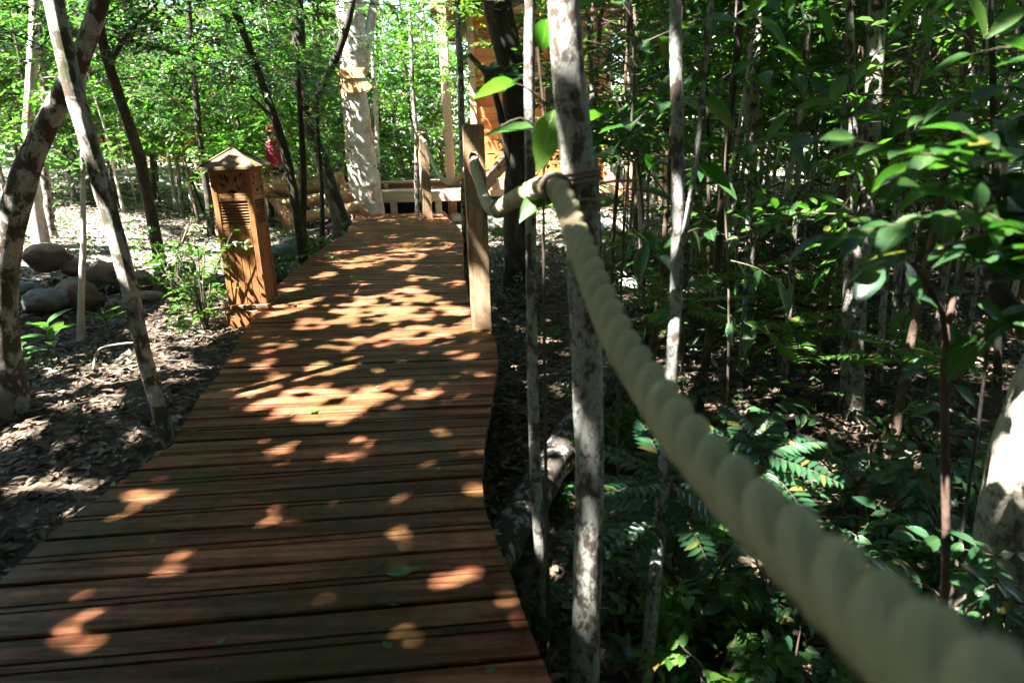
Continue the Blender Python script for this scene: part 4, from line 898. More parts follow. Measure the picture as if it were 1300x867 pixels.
def fallen_log():
    a = gr(640, 705) + [0, 0, .07]; b = gr(735, 560) + [0, 0, .12]; d = b - a; a = a - d * .15; b = b + d * .9; root = thing('fallen_log', 'thick lichen-spotted fallen log with a sunlit patch, lying beside the boardwalk', 'log', a)
    P = smooth_path(np.array([a, (a + b) / 2 + [.02, 0, .02], b]), .04); mb = MB(); mb.tube(P, np.linspace(.085, .07, len(P)), 20, True, .2, 5); mb.build('log_body', M['log_bark'], root)
fallen_log()
def arched_root():
    q = [gr(118, 470), pt(122, 450, gr(118, 470)[1] + .1), pt(135, 440, gr(118, 470)[1] + .25), pt(152, 437, gr(118, 470)[1] + .3), pt(172, 436, gr(118, 470)[1] + .35), pt(184, 439, gr(118, 470)[1] + .4)]
    q[-1][2] = float(G(*q[-1][:2])) - .02; root = thing('bent_stick', 'smooth whitish stick arching over the sunlit litter', 'stick', q[0]); mb = MB(); mb.tube(smooth_path(np.array(q), .02), .007, 8); mb.build('stick', M['pipe'], root)
arched_root()
def sticks():
    r = np.random.default_rng(9)
    L_ = [('grey fallen stick propped in the thicket near the grey sun-patched trunk', (985, 420), (1070, 372), .012, .35), ('long dead branch lying in the shade under the thicket', (880, 520), (990, 512), .014, .03), ('crooked dead twig lying under the small round-leaved bushes', (860, 765), (935, 850), .007, .02), ('dead stick on the litter near the slim mottled trunk', (232, 372), (268, 300), .02, .5), ('short broken stick lying in front of the boulders', (128, 398), (196, 404), .008, .02)]
    for lab, a, b, rd, up in L_:
        A = gr(*a) + [0, 0, rd]; B = gr(*b); B = A + unit(B - A) * min(np.linalg.norm(B - A), 1.6); B[2] = float(G(B[0], B[1])) + up
        root = thing('stick', lab, 'stick', A); mb = MB(); P = smooth_path(np.array([A, A * .6 + B * .4 + r.normal(0, .03, 3), B]), .05); mb.tube(P, np.linspace(rd, rd * .5, len(P)), 7, True, .12, 4); mb.build('branch', M['bark_brown'], root)
sticks()

# leaves fallen on the boards (each one countable)
def deck_leaves():
    items = [('large yellow-green leaf lying flat on the boards nearest the viewer', 489, 728, .092, .42, 5, 'leaf_bright'), ('small pale leaf on the boards beside the large yellow-green one', 522, 726, .034, .5, 40, 'leaf_bright'), ('tiny bright green leaf on the boards in the foreground', 498, 821, .028, .7, 150, 'leaf_bright'),
             ('curled tan leaf on the boards in front of the fallen log', 519, 606, .03, .6, 110, 'litter'), ('small curled tan leaf on the boards one plank nearer than the other curled one', 542, 649, .03, .5, 80, 'litter'), ('yellow leaf speck on the nearest boards', 617, 853, .022, .7, 20, 'leaf_bright'), ('little yellow leaf on the boards near the corner of the leaf litter', 275, 818, .026, .5, 60, 'leaf_bright'),
             ('narrow dry leaf on a seam near the large light patch', 505, 768, .03, .3, 170, 'litter'), ('pale dry leaf on the boards in a middle light patch', 392, 524, .045, .5, 30, 'leaf_bright'), ('greenish leaf on the boards in the middle of the walk', 450, 535, .035, .5, 70, 'leaf_mid'), ('dry leaf on the boards near the lower left light specks', 286, 596, .03, .4, 120, 'litter'), ('brown leaf on the boards beside the lantern', 340, 432, .05, .5, 10, 'litter'),
             ('dark leaf on the boards short of the forked tree', 430, 345, .06, .5, 60, 'litter'), ('greenish leaf on the boards beside the tall rope post', 556, 340, .06, .5, 100, 'leaf_mid'), ('dry leaf on the boards next to the post foot', 575, 412, .05, .5, 30, 'litter'), ('light leaf on the far boards near the distant post', 505, 318, .06, .5, 150, 'litter'), ('brown scrap of leaf on the boards near the left light patch', 240, 548, .035, .5, 20, 'litter'), ('small tan leaf on the boards at the widest part', 312, 668, .022, .6, 75, 'litter'), ('tiny yellow leaf on the boards among the lower left light specks', 185, 645, .02, .7, 5, 'leaf_bright'), ('thin dry leaf across a groove at the right edge', 600, 578, .03, .3, 95, 'litter')]
    for i, (lab, px, py, L, w, ang, m) in enumerate(items):
        p = gp(px, py, .006); a = math.radians(ang); V, F = leaf_geo(np.zeros((1, 3)), np.array([[math.cos(a), math.sin(a), .03]]), np.array([[.05, -.1, 1.]]), L, L * w, 2)
        V[:, 2] = np.abs(V[:, 2]) * .8 + .001; o = link('fallen_leaf', np_mesh('leaf', V, [F], [M[m]])); o.location = p; tag(o, lab, 'leaf', 'leaves fallen on the boardwalk')
    r = np.random.default_rng(17)
    for i in range(34):
        y = r.uniform(1.2, 8.0); x = edgeL(y) + (edgeR(y) - edgeL(y)) * r.uniform(.06, .94); a = r.uniform(0, 6.28); L = r.uniform(.012, .030)
        V, F = leaf_geo(np.zeros((1, 3)), np.array([[math.cos(a), math.sin(a), .05]]), np.array([[.1, -.1, 1.]]), L, L * r.uniform(.3, .6), 2); V[:, 2] = np.abs(V[:, 2]) + .001
        o = link('leaf_scrap', np_mesh('leaf', V, [F], [M['litter']])); o.location = (x, y, .004); tag(o, 'tiny brown scrap of dry leaf lying loose on the boards', 'leaf scrap', 'leaf scraps on the boardwalk')
deck_leaves()
def deck_twig():
    p = gp(466, 728, .008); q = gp(488, 706, .012); root = thing('twig', 'thin curved twig lying by the large yellow-green leaf', 'twig', p); mb = MB(); mb.tube(smooth_path(np.array([p, (p + q) / 2 + [.015, 0, 0], q]), .01), .0018, 5); mb.build('twig_stem', M['twig'], root)
deck_twig()
# ================================================================== LANTERN
def filled(polys, thick, m, name, parent, loc, rz=0.0, upright=True):
    """flat sheet with cut-outs, given thickness; polys in (x, z)"""
    cu = bpy.data.curves.new('outline', 'CURVE'); cu.dimensions = '2D'; cu.fill_mode = 'BOTH'; cu.extrude = thick / 2
    for p in polys:
        sp = cu.splines.new('POLY'); sp.points.add(len(p) - 1); sp.use_cyclic_u = True
        for a, q in zip(sp.points, p): a.co = (q[0], q[1], 0, 1)
    tmp = bpy.data.objects.new('tmp', cu); C.objects.link(tmp); dg = bpy.context.evaluated_depsgraph_get(); me = bpy.data.meshes.new_from_object(tmp.evaluated_get(dg)); bpy.data.objects.remove(tmp)
    V = np.array([v.co[:] for v in me.vertices]); V = np.stack([V[:, 0], -V[:, 2], V[:, 1]], 1); c, s_ = math.cos(rz), math.sin(rz)
    V = np.stack([V[:, 0] * c - V[:, 1] * s_, V[:, 0] * s_ + V[:, 1] * c, V[:, 2]], 1) + np.asarray(loc)
    me.vertices.foreach_set('co', V.astype(np.float32).ravel()); me.materials.clear(); me.materials.append(m); me.update(); return link(name, me, parent)
def local_thing(name, label, cat, loc, rz=0.0, group=None):
    o = thing(name, label, cat, loc, group); o.rotation_euler = (0, 0, rz); o['_w'] = [0., 0., 0.]; return o
def lantern():
    b = gp(315, 396, -.03); b[1] += .14
    root = local_thing('garden_lantern', 'wooden pillar lantern with pyramid roof, louvres and leaf-shaped cut-outs beside the boardwalk', 'lantern', (b[0], b[1], -.03), .03)
    w, h = .262, .955; hw = w / 2; wd = M['lantern_wood']
    mb = MB(); mb.box((0, 0, -.10), (w + .05, w + .05, .22)); mb.build('base_block', wd, root, False)
    mb = MB(); mb.box((0, 0, .035), (w + .03, w + .03, .03)); mb.build('plinth', wd, root, False)
    for sx in (-1, 1):
        for sy in (-1, 1):
            mb = MB(); mb.box((sx * (hw - .019), sy * (hw - .019), .05 + (h - .05) / 2), (.038, .038, h - .05), bev=.004); mb.build('corner_post', wd, root, False)
    for k in range(4):
        a = k * PI / 2; ca, sa = math.cos(a), math.sin(a); Rm = np.array([[ca, -sa, 0], [sa, ca, 0], [0, 0, 1]]); T = lambda x, y, z: Rm @ np.array([x, y, z])
        iw = w - .076 - .002
        mb = MB()
        for i in range(4): mb.box(T((i - 1.5) * iw / 4, -(hw - .012), .05 + .255), (iw / 4 - .003, .014, .51), Rm, .003)
        mb.build('plank_panel', wd, root, False)
        mb = MB(); mb.box(T(0, -(hw - .012), .575), (iw, .018, .03), Rm, .003); mb.build('rail', wd, root, False); mb = MB(); mb.box(T(0, -(hw - .012), .765), (iw, .018, .03), Rm, .003); mb.build('rail', wd, root, False)
        mb = MB(); tl = math.radians(20); Rx = np.array([[1, 0, 0], [0, math.cos(tl), -math.sin(tl)], [0, math.sin(tl), math.cos(tl)]])
        for i in range(9): mb.box(T(0, -(hw - .016), .600 + i * .0188), (iw, .020, .006), Rm @ Rx, .001)
        mb.build('louvre', wd, root, False)
        lf = lambda cx, cz, l, an, wd_=.26: [(cx + math.cos(an) * l * t + (-math.sin(an)) * l * wd_ * q, cz + math.sin(an) * l * t + math.cos(an) * l * wd_ * q) for t, q in ((0, 0), (.2, .55), (.5, .8), (.8, .5), (1, 0), (.8, -.35), (.5, -.5), (.2, -.35))]
        polys = [[(-iw / 2, 0), (iw / 2, 0), (iw / 2, .165), (-iw / 2, .165)]]
        for cx, cz, l, an in ((-.078, .145, .05, -.9), (-.04, .148, .05, -1.3), (-.082, .082, .055, -.35), (-.018, .082, .045, 1.45), (-.03, .028, .07, -.05), (.028, .085, .05, 1.3), (.058, .12, .04, .95), (.03, .07, .05, -.95)): polys.append(lf(cx, cz, l, an))
        filled(polys, .014, wd, 'leaf_panel', root, T(0, -(hw - .012), .782), a)
    mb = MB(); mb.box((0, 0, h - .01), (w + .012, w + .012, .024)); mb.build('top_frame', wd, root, False)
    mb = MB(); e = .182; t = .118
    V = [(-e, -e, h), (e, -e, h), (e, e, h), (-e, e, h), (-e, -e, h + .014), (e, -e, h + .014), (e, e, h + .014), (-e, e, h + .014), (0, 0, h + .014 + t)]
    mb.add(V, [(3, 2, 1, 0), (0, 1, 5, 4), (1, 2, 6, 5), (2, 3, 7, 6), (3, 0, 4, 7), (4, 5, 8), (5, 6, 8), (6, 7, 8), (7, 4, 8)])
    for (x, y) in ((-e, -e), (e, -e), (e, e), (-e, e)): mb.bar((x, y, h + .016), (0, 0, h + .020 + t), .014, .008, bev=.002)
    mb.build('roof', M['lantern_roof'], root, False)
    mb = MB(); mb.box((0, 0, .50), (w - .075, w - .075, .86)); mb.build('inner_shade_box', M['cabin_dark'], root, False)  # near-black box put in to paint the shade inside the hollow body
lantern()

# ================================================================== BINDING CORD ON THE ROPED TREE
def binding():
    root_t, path, rad, _f, _c = TREES['tied']; zc = pd(735, 232, 1.36)[2]; i = np.argmin(np.abs(path[:, 2] - zc)); c = path[i]; R0 = rad[i]
    root = thing('binding_cord', 'thin brown cord wound round the spotted tree where the thick rope is tied', 'cord', c)
    for z0, tilt, n in ((.012, .10, 3), (-.035, -.16, 2)):
        a = np.linspace(.4, 2 * PI * n, 40 * n); t = np.linspace(-.5, .5, len(a)); rr = R0 * 1.06 + .004
        P = c + np.stack([rr * np.cos(a), rr * np.sin(a), z0 + t * .026 + tilt * rr * np.cos(a + .4)], 1)
        mb = MB(); P = P + np.random.default_rng(6).normal(0, .0007, P.shape); mb.tube(P, .0042, 7); mb.build('cord_turns', M['cord'], root)
    mb = MB(); e = c + np.array([R0 + .004, -.01, .0]); mb.tube(smooth_path(np.array([e, e + [.03, 0, .004], e + [.075, .01, .003]]), .01), .003, 6); mb.build('loose_end', M['cord'], root)
    # loop of the cord round the thick rope
    q = pd(705, 238, 1.29); t = unit(pd(718, 258, 1.22) - pd(694, 237, 1.36)); X = unit(np.cross(t, [0, 0, 1.])); Y = np.cross(X, t); a = np.linspace(0, 8 * PI, 110)
    mb = MB(); mb.tube(q + .0250 * (np.cos(a)[:, None] * X + np.sin(a)[:, None] * Y) + t * np.linspace(-.012, .012, 110)[:, None] + np.random.default_rng(2).normal(0, .0008, (110, 3)), .004, 6); mb.build('rope_loop', M['cord'], root)
binding()

# ================================================================== LOG STEPS, PLATFORM, ARROW BOARDS
def log_steps():
    A0 = gr(378, 293); B0 = gp(464, 274, -.04); A1 = pt(332, 232, A0[1] + .75); B1 = pt(421, 227, B0[1] + .75)
    root = thing('log_steps', 'broad log steps between two sloping timber stringers behind the lantern', 'steps', A0)
    for a, b in ((A0, A1), (B0, B1)):
        mb = MB(); d = unit(b - a); mb.bar(a - d * .06, b + d * .05, .07, .17); mb.build('stringer', M['red_wood'], root, False)
    for t, rd, ov in ((.18, .085, .10), (.50, .085, .10), (.86, .15, .12)):
        a = A0 + (A1 - A0) * t; b = B0 + (B1 - B0) * t; d = unit(b - a); n = unit(np.cross(d, [0, 0, 1.])) ; off = np.array([0, 0, .03])
        P = smooth_path(np.array([a - d * .02 + off, (a + b) / 2 + off, b + d * ov + off]), .1); mb = MB(); mb.tube(P, rd, 16, True, .03, int(t * 100))
        o = mb.build('log_tread', [M['log_wood'], M['log_end']], root); k = len(o.data.polygons); o.data.polygons[k - 1].material_index = 1; o.data.polygons[k - 2].material_index = 1
        for f in (k - 1, k - 2): o.data.polygons[f].use_smooth = False
    q = A0 + (A1 - A0) * .42; q = q + (B0 - A0) * .05; mb = MB(); g = float(G(q[0], q[1])); mb.box((q[0], q[1], (q[2] + g - .1) / 2), (.12, .12, q[2] - g + .1)); mb.build('post', M['red_wood'], root, False)
    q = A0 + (A1 - A0) * .95; mb = MB(); mb.bar(q + [0, .1, -.14], B0 + (B1 - B0) * .95 + [0, .1, -.14], .10, .18); mb.build('bearer', M['red_wood'], root, False)
log_steps()
def drain_curb():
    a = gr(392, 300); b = gr(452, 282); a = gp(385, 297, -.08); b = gp(440, 283, -.08); root = thing('edge_beam', 'thin dark metal edging beam in the gully beside the log steps', 'beam', a); d = unit(b - a)
    mb = MB(); mb.bar(a, b, .04, .05); mb.build('beam', M['metal_dark'], root, False)
    for t in (.05, .55, .98):
        q = a + (b - a) * t; mb = MB(); mb.box((q[0], q[1], q[2] - .16), (.05, .05, .30)); mb.build('support', M['metal_dark'], root, False)
    mb = MB(); mb.bar(a + (b - a) * .35 + [0, .03, -.09], a + (b - a) * .95 + [0, .03, -.09], .02, .10); mb.build('board', M['platform_top'], root, False)
drain_curb()
def platform():
    Y = 11.4; l = pt(392, 240, Y); r_ = pt(592, 236, Y); zt = pt(515, 243, Y)[2]; zb = pt(515, 256, Y)[2]; x0, x1 = l[0], r_[0]; xm = (x0 + x1) / 2; W = x1 - x0
    root = thing('timber_platform', 'low sunlit timber platform with a dark hollow underneath, past the end of the boardwalk', 'platform', (xm, Y, float(G(xm, Y))))
    mb = MB()
    for i in range(9): mb.box((xm, Y + .08 + i * .17, zt - .015 + .001 * (i % 3)), (W, .16, .035), bev=.004)
    mb.build('deck_boards', M['platform_top'], root, False)
    mb = MB(); mb.box((xm, Y - .02, (zt + zb) / 2 - .01), (W, .05, zt - zb)); mb.build('front_board', M['platform_top'], root, False)
    zu = pt(515, 231, Y + .5)[2]; mb = MB(); mb.box((xm, Y + .5, (zt + zu) / 2), (W, .10, zu - zt - .03)); mb.build('bench_board', M['platform_red'], root, False)
    mb = MB(); mb.box((xm, Y + .50, zu), (W, .16, .04)); mb.build('bench_top', M['platform_top'], root, False)
    for px in (491, 529, 400): q = pt(px, 240, Y + .42); mb = MB(); mb.box((q[0], Y + .42, (zt + zu) / 2 - .01), (.07, .05, zu - zt)); mb.build('upright', M['platform_top'], root, False)
    for px in (557, 500, 440): q = pt(px, 265, Y + .03); g = float(G(q[0], Y)); mb = MB(); mb.box((q[0], Y + .04, (zb + g) / 2 - .05), (.10, .10, zb - g + .1)); mb.build('leg', M['platform_top'], root, False)
    mb = MB(); mb.box((xm, Y + 1.5, zb - .2), (W, .05, .55)); mb.build('under_shade_board', M['cabin_dark'], root, False)  # near-black sheet added at the back as painted shade in the hollow
platform()
def arrow_boards():
    rt, path, rad, _f, _c = TREES['big']
    for lab, y, x0, x1, right in (('lower wooden arrow board pointing right on the big pale tree', 111, 431, 473, True), ('upper wooden arrow board pointing left, with a notched tail, on the big pale tree', 93, 428, 464, False)):
        i = np.argmin(np.abs(proj(path)[1] - y)); Yb = path[i][1] - rad[i] - .035; a = pt(x0, y, Yb); b = pt(x1, y, Yb); c = (a + b) / 2; w = np.linalg.norm(b - a); h = 12 / FPX * ((c - CO) @ CF) / 2
        root = local_thing('arrow_board', lab, 'sign', c, -.03); s = 1 if right else -1
        P = [(-w / 2, -h), (w / 2 - h, -h), (w / 2, 0), (w / 2 - h, h), (-w / 2, h), (-w / 2 + .6 * h, 0)]; P = [(s * x, z) for x, z in P]
        filled([P if right else P[::-1]], .03, M['log_end'], 'board', root, (0, 0, 0))
        mb = MB(); bm = bmesh.new(); bmesh.ops.create_cone(bm, cap_ends=True, segments=8, radius1=.012, radius2=.009, depth=.02); mb.bm(bm, (0, -.02, 0), np.array([[1, 0, 0], [0, 0, -1], [0, 1, 0]])); mb.build('bolt', M['metal_dark'], root)
arrow_boards()

# ================================================================== CABINS
def cabin(label, x0, x1, Y, z0, z1, depth, floor_to, posts=(), window=None, ver=True, name='timber_cabin', roof_over=.6):
    xm = (x0 + x1) / 2; g = float(G(xm, Y)); root = thing(name, label, 'cabin', (xm, Y + depth / 2, g)); W = x1 - x0
    mb = MB(); n = int((z1 - z0) / .19)
    for i in range(n):
        z = z0 + (i + .5) * (z1 - z0) / n; tl = math.radians(5); Rx = np.array([[1, 0, 0], [0, math.cos(tl), -math.sin(tl)], [0, math.sin(tl), math.cos(tl)]])
        segs = [(x0, x1)]
        if window and window[2] < z < window[3]: segs = [(x0, window[0]), (window[1], x1)]
        for a, b in segs:
            if b - a > .02: mb.box(((a + b) / 2, Y, z), (b - a, .03, (z1 - z0) / n + .012), Rx, .004)
        for xx in (x0, x1):
            Rz = np.array([[0, -1, 0], [1, 0, 0], [0, 0, 1.]]); mb.box((xx, Y + depth / 2, z), (depth, .03, (z1 - z0) / n - .004), Rz, .004)
        mb.box((xm, Y + depth, z), (W, .03, (z1 - z0) / n - .004), None, .004)
    mb.build('wall', M['cabin_wood'], root, False)
    for xx in (x0, x1): mb = MB(); mb.box((xx, Y - .02, (z0 + z1) / 2), (.12, .12, z1 - z0)); mb.build('corner_board', M['cabin_trim'], root, False)
    mb = MB(); mb.box((xm, Y + depth / 2 - .25, z0 - .08), (W + .3, depth + .7, .14)); mb.build('floor', M['cabin_trim'], root, False)
    if window:
        wx, wz = (window[0] + window[1]) / 2, (window[2] + window[3]) / 2; fr = MB(); ww, wh = window[1] - window[0], window[3] - window[2]
        for dx in (-1, 1): fr.box((wx + dx * ww / 2, Y - .03, wz), (.08, .07, wh + .08))
        for dz in (-1, 1): fr.box((wx, Y - .032, wz + dz * wh / 2), (ww - .08, .07, .08))
        f = fr.build('window', M['cabin_trim'], root, False); p = MB(); p.box((wx, Y + .02, wz), (ww, .02, wh)); p.build('pane', M['cabin_dark'], f, False)
    rise = W * .28; o = roof_over; mb = MB(); a = np.array([(x0 - o, z1 - .1), (xm, z1 + rise), (x1 + o, z1 - .1)])
    for (p, q) in ((a[0], a[1]), (a[1], a[2])):
        V = []
        for yy in (Y - 1.0, Y + depth + .5):
            for (x, z), dz in ((p, 0), (q, 0), (q, .12), (p, .12)): V.append((x, yy, z + dz))
        mb.add(V, [(0, 1, 2, 3), (7, 6, 5, 4), (0, 4, 5, 1), (1, 5, 6, 2), (2, 6, 7, 3), (3, 7, 4, 0)])
    mb.build('roof', M['roof_tile'], root, False)
    for (px_, yy) in posts:
        gz = float(G(px_, yy)); mb = MB(); mb.box((px_, yy, (gz - .1 + z1) / 2), (.14, .14, z1 - gz + .1)); mb.build('veranda_post', M['cabin_trim'], root, False)
    for xx in (x0 + .1, x1 - .1, xm): gz = float(G(xx, Y)); mb = MB(); mb.box((xx, Y + .1, (gz - .1 + z0) / 2 - .075), (.16, .16, max(.05, z0 - .15 - gz + .1))); mb.build('stilt', M['red_wood'], root, False)
    return root
YA = 13.2
xa0, xa1 = pt(604, 200, YA)[0], pt(770, 200, YA)[0]; za = pt(620, 236, YA)[2]
cabA = cabin('orange timber cabin on stilts seen through the trees behind the tall rope post', xa0, xa1, YA, za, za + 3.0, 3.5, za, posts=[(pt(571, 200, YA - 1.2)[0], YA - 1.2), (pt(797, 210, YA - 1.2)[0], YA - 1.2), (pt(843, 210, YA - 1.2)[0], YA - 1.2)], window=(pt(690, 150, YA)[0], pt(735, 150, YA)[0], za + .9, za + 2.1))
def cab_stair():
    mb = MB(); a = pt(606, 246, YA - 1.7); b = pt(655, 190, YA - .7); mb.bar(a, b, .08, .22); mb.build('stair_stringer', M['cabin_dark'], cabA, False)
    mb = MB(); a = pt(772, 222, YA - 1.2); b = pt(790, 246, YA - 1.3); mb.bar(a, b, .06, .16); mb.build('brace', M['red_wood'], cabA, False)
    mb = MB(); a = pt(566, 236, YA - 1.25); b = pt(760, 228, YA - 1.25); mb.bar(a, b, .10, .20); mb.build('veranda_beam', M['cabin_trim'], cabA, False)
cab_stair()
YB = 11.5; cabin('orange timber cabin half hidden deep in the thicket, past the leaning pale trunk', pt(1108, 100, YB)[0], pt(1225, 100, YB)[0], YB, pt(1150, 122, YB)[2], pt(1150, 122, YB)[2] + 2.2, 3, 0)
YC = 17.0; zc = pt(150, 200, YC)[2]; cabin('terracotta-roofed cabin glimpsed through leaves beyond the sunlit clearing', pt(95, 150, YC)[0], pt(270, 150, YC)[0], YC, zc, pt(150, 128, YC)[2], 3, 0, window=(pt(215, 180, YC)[0], pt(240, 180, YC)[0], zc + .4, zc + 1.1))

# ================================================================== PERSON
def person():
    Yp = 11.8; b = pt(356, 250, Yp); b[2] = float(G(b[0], b[1])); hgt = pt(356, 161, Yp)[2] - b[2]; s = hgt / 1.70
    root = thing('person', 'person in a pink sleeveless top and red cap standing behind the log steps', 'person', b); root['_w'] = [0., 0., 0.]; root.rotation_euler = (0, 0, .9)
    J = {'pel': (0, 0, .95), 'sp': (0, .01, 1.15), 'ch': (0, .01, 1.34), 'nk': (0, .005, 1.46), 'hd': (0, -.02, 1.56), 'ht': (0, -.015, 1.65), 'ls': (-.17, .01, 1.40), 'le': (-.22, .03, 1.12), 'lw': (-.20, -.10, .90), 'lh': (-.19, -.16, .82), 'rs': (.17, .01, 1.40), 're': (.22, .03, 1.12), 'rw': (.20, -.10, .90), 'rh': (.19, -.16, .82), 'lhp': (-.09, 0, .90), 'lk': (-.10, -.02, .50), 'la': (-.10, .03, .08), 'lt': (-.11, -.12, .03), 'rhp': (.09, 0, .90), 'rk': (.10, -.02, .50), 'ra': (.10, .03, .08), 'rt': (.11, -.12, .03)}
    Rr = {'pel': .13, 'sp': .12, 'ch': .14, 'nk': .055, 'hd': .095, 'ht': .075, 'ls': .055, 'le': .042, 'lw': .028, 'lh': .035, 'rs': .055, 're': .042, 'rw': .028, 'rh': .035, 'lhp': .09, 'lk': .062, 'la': .042, 'lt': .035, 'rhp': .09, 'rk': .062, 'ra': .042, 'rt': .035}
    Eg = [('pel', 'sp'), ('sp', 'ch'), ('ch', 'nk'), ('nk', 'hd'), ('hd', 'ht'), ('ch', 'ls'), ('ls', 'le'), ('le', 'lw'), ('lw', 'lh'), ('ch', 'rs'), ('rs', 're'), ('re', 'rw'), ('rw', 'rh'), ('pel', 'lhp'), ('lhp', 'lk'), ('lk', 'la'), ('la', 'lt'), ('pel', 'rhp'), ('rhp', 'rk'), ('rk', 'ra'), ('ra', 'rt')]
    def skin(keys, edges, rad, m, name, grow=0.0):
        me = bpy.data.meshes.new(name); ix = {k: i for i, k in enumerate(keys)}; me.from_pydata([tuple(q * s for q in J[k]) for k in keys], [(ix[a], ix[c]) for a, c in edges], [])
        o = bpy.data.objects.new('tmp', me); C.objects.link(o); o.modifiers.new('s', 'SKIN'); sv = me.skin_vertices[0].data
        for k in keys: r0 = (rad[k] + grow) * s; sv[ix[k]].radius = (r0, r0 * (.8 if k in ('pel', 'sp', 'ch') else 1)); sv[ix[k]].use_root = (k == keys[0])
        o.modifiers.new('u', 'SUBSURF').levels = 2; dg = bpy.context.evaluated_depsgraph_get(); m2 = bpy.data.meshes.new_from_object(o.evaluated_get(dg)); bpy.data.objects.remove(o)
        m2.materials.clear(); m2.materials.append(m); m2.polygons.foreach_set('use_smooth', np.ones(len(m2.polygons), bool)); return link(name, m2, root)
    skin(list(J), Eg, Rr, M['skin'], 'body')
    R2 = dict(Rr); R2['ls'] = R2['rs'] = .05; R2['nk'] = .05
    J['nk2'] = (0, .005, 1.43); R2['nk2'] = .06; J['hip2'] = (0, 0, .86); R2['hip2'] = .135; J['lz'] = (-.19, .015, 1.37); J['rz'] = (.19, .015, 1.37); R2['lz'] = R2['rz'] = .05
    skin(['pel', 'sp', 'ch', 'nk2', 'hip2', 'ls', 'rs'], [('pel', 'sp'), ('sp', 'ch'), ('ch', 'nk2'), ('pel', 'hip2'), ('ch', 'ls'), ('ch', 'rs')], R2, M['pink_cloth'], 'sleeveless_top', .022)
    skin(['hip2', 'lhp', 'lk', 'rhp', 'rk'], [('hip2', 'lhp'), ('lhp', 'lk'), ('hip2', 'rhp'), ('rhp', 'rk')], {**Rr, 'hip2': .12}, M['dark_cloth'], 'trousers', .016)
    def blob(name, m, c, sz):
        mb = MB(); bm = bmesh.new(); bmesh.ops.create_uvsphere(bm, u_segments=14, v_segments=10, radius=1)
        for v in bm.verts: v.co = Vector((v.co.x * sz[0] * s, v.co.y * sz[1] * s, max(v.co.z, -.35) * sz[2] * s))
        mb.bm(bm, np.array(c) * s); return mb.build(name, m, root)
    blob('hair', M['hair'], (0, .02, 1.60), (.103, .108, .12)); cap = blob('cap', M['red_cloth'], (0, -.005, 1.645), (.112, .118, .075))
    mb = MB(); mb.box((0, -.15 * s, 1.625 * s), (.13 * s, .11 * s, .012 * s)); mb.build('cap_brim', M['red_cloth'], cap)
    for sx in (-1, 1): blob('eye', M['hair'], (sx * .033, -.108, 1.575), (.012, .008, .008))
    mb = MB(); mb.add(np.array([(-.014, -.105, 1.53), (.014, -.105, 1.53), (0, -.135, 1.535), (0, -.108, 1.575)]) * s, [(0, 1, 2), (0, 2, 3), (1, 3, 2), (0, 3, 1)]); mb.build('nose', M['skin'], root)
    blob('mouth', M['red_cloth'], (0, -.102, 1.508), (.025, .01, .006))
person()

# ================================================================== THE REST OF THE WOOD, tree by tree
KEEP_OUT = [t[1][0][:2] for t in TREES.values()]
for k, (root, path, rad, fo, can) in TREES.items(): pass
def view_ok(x, y, z0=0., z1=2.):
    a = proj((x, y, z0)); b = proj((x, y, z1)); return a[2] > .3 and -60 < (a[0] + b[0]) / 2 < 1360
SAPLINGS = []
BARKS = [('bark_pale', 'pale grey'), ('bark_spotted', 'white-spotted'), ('bark_brown', 'brown'), ('bark_dark', 'dark'), ('bark_white', 'whitish')]
def scatter(n, xr, yr, dmin, seed, clear=()):
    r = np.random.default_rng(seed); out = []; tries = 0
    while len(out) < n and tries < 20000:
        tries += 1; x = r.uniform(*xr); y = r.uniform(*yr)
        if edgeL(y) - .4 < x < edgeR(y) + .5 and y < 11: continue
        if not view_ok(x, y): continue
        if any((x - a) ** 2 + (y - b) ** 2 < dmin ** 2 for a, b in out) or any((x - q[0]) ** 2 + (y - q[1]) ** 2 < (dmin * .8) ** 2 for q in KEEP_OUT): continue
        px, py, _ = proj((x, y, 0.3))
        if any(a < px < b for a, b in clear) : continue
        out.append((x, y))
    return out, r
def random_tree(x, y, r, h, rad, bark, zone, lmat, nb, f0, bl, ntw, L, lod, canopy=False, key=None, f1=.95, nl=9, tl=.35):
    b = np.array([x, y, float(G(x, y))]); lean = r.normal(0, .05, 2); bk, bn = bark
    thick = 'thin' if rad < .022 else 'slim' if rad < .04 else 'stout'; ln = 'leaning' if abs(lean[0]) > .055 else 'upright'
    lab = f'{thick} {bn} {ln} {"sapling" if rad < .03 else "tree"} {zone}'
    root = thing('sapling' if rad < .03 else 'tree', lab, 'sapling' if rad < .03 else 'tree', b, lab)
    t = np.linspace(0, 1, 6); P = b + np.stack([lean[0] * h * t + np.cumsum(r.normal(0, .025, 6)) * h / 4, lean[1] * h * t + np.cumsum(r.normal(0, .025, 6)) * h / 4, h * t - .05 * (t == 0)], 1)
    P = smooth_path(P, .15); rd = np.linspace(rad, rad * .45, len(P)) * (1 + .4 * np.exp(-np.linspace(0, h, len(P)) / .12)); mb = MB(); mb.tube(P, rd, 8 if y < 9 else 6, True, .10, int(r.integers(1e6)))
    fo = Foliage(int(r.integers(1e6))); branches_on(fo, P, nb, f0, f1, bl, ntw, tl, nl, L, .46, (-.1, .6), .25, .8)
    mb.build('trunk', M[bk], root); fo.build('crown', lmat, root, lod, 1.7 if y < 9 else .5)
    if canopy: CANOPY.append((root, P[-1][:2].copy(), 1, None))
    return root
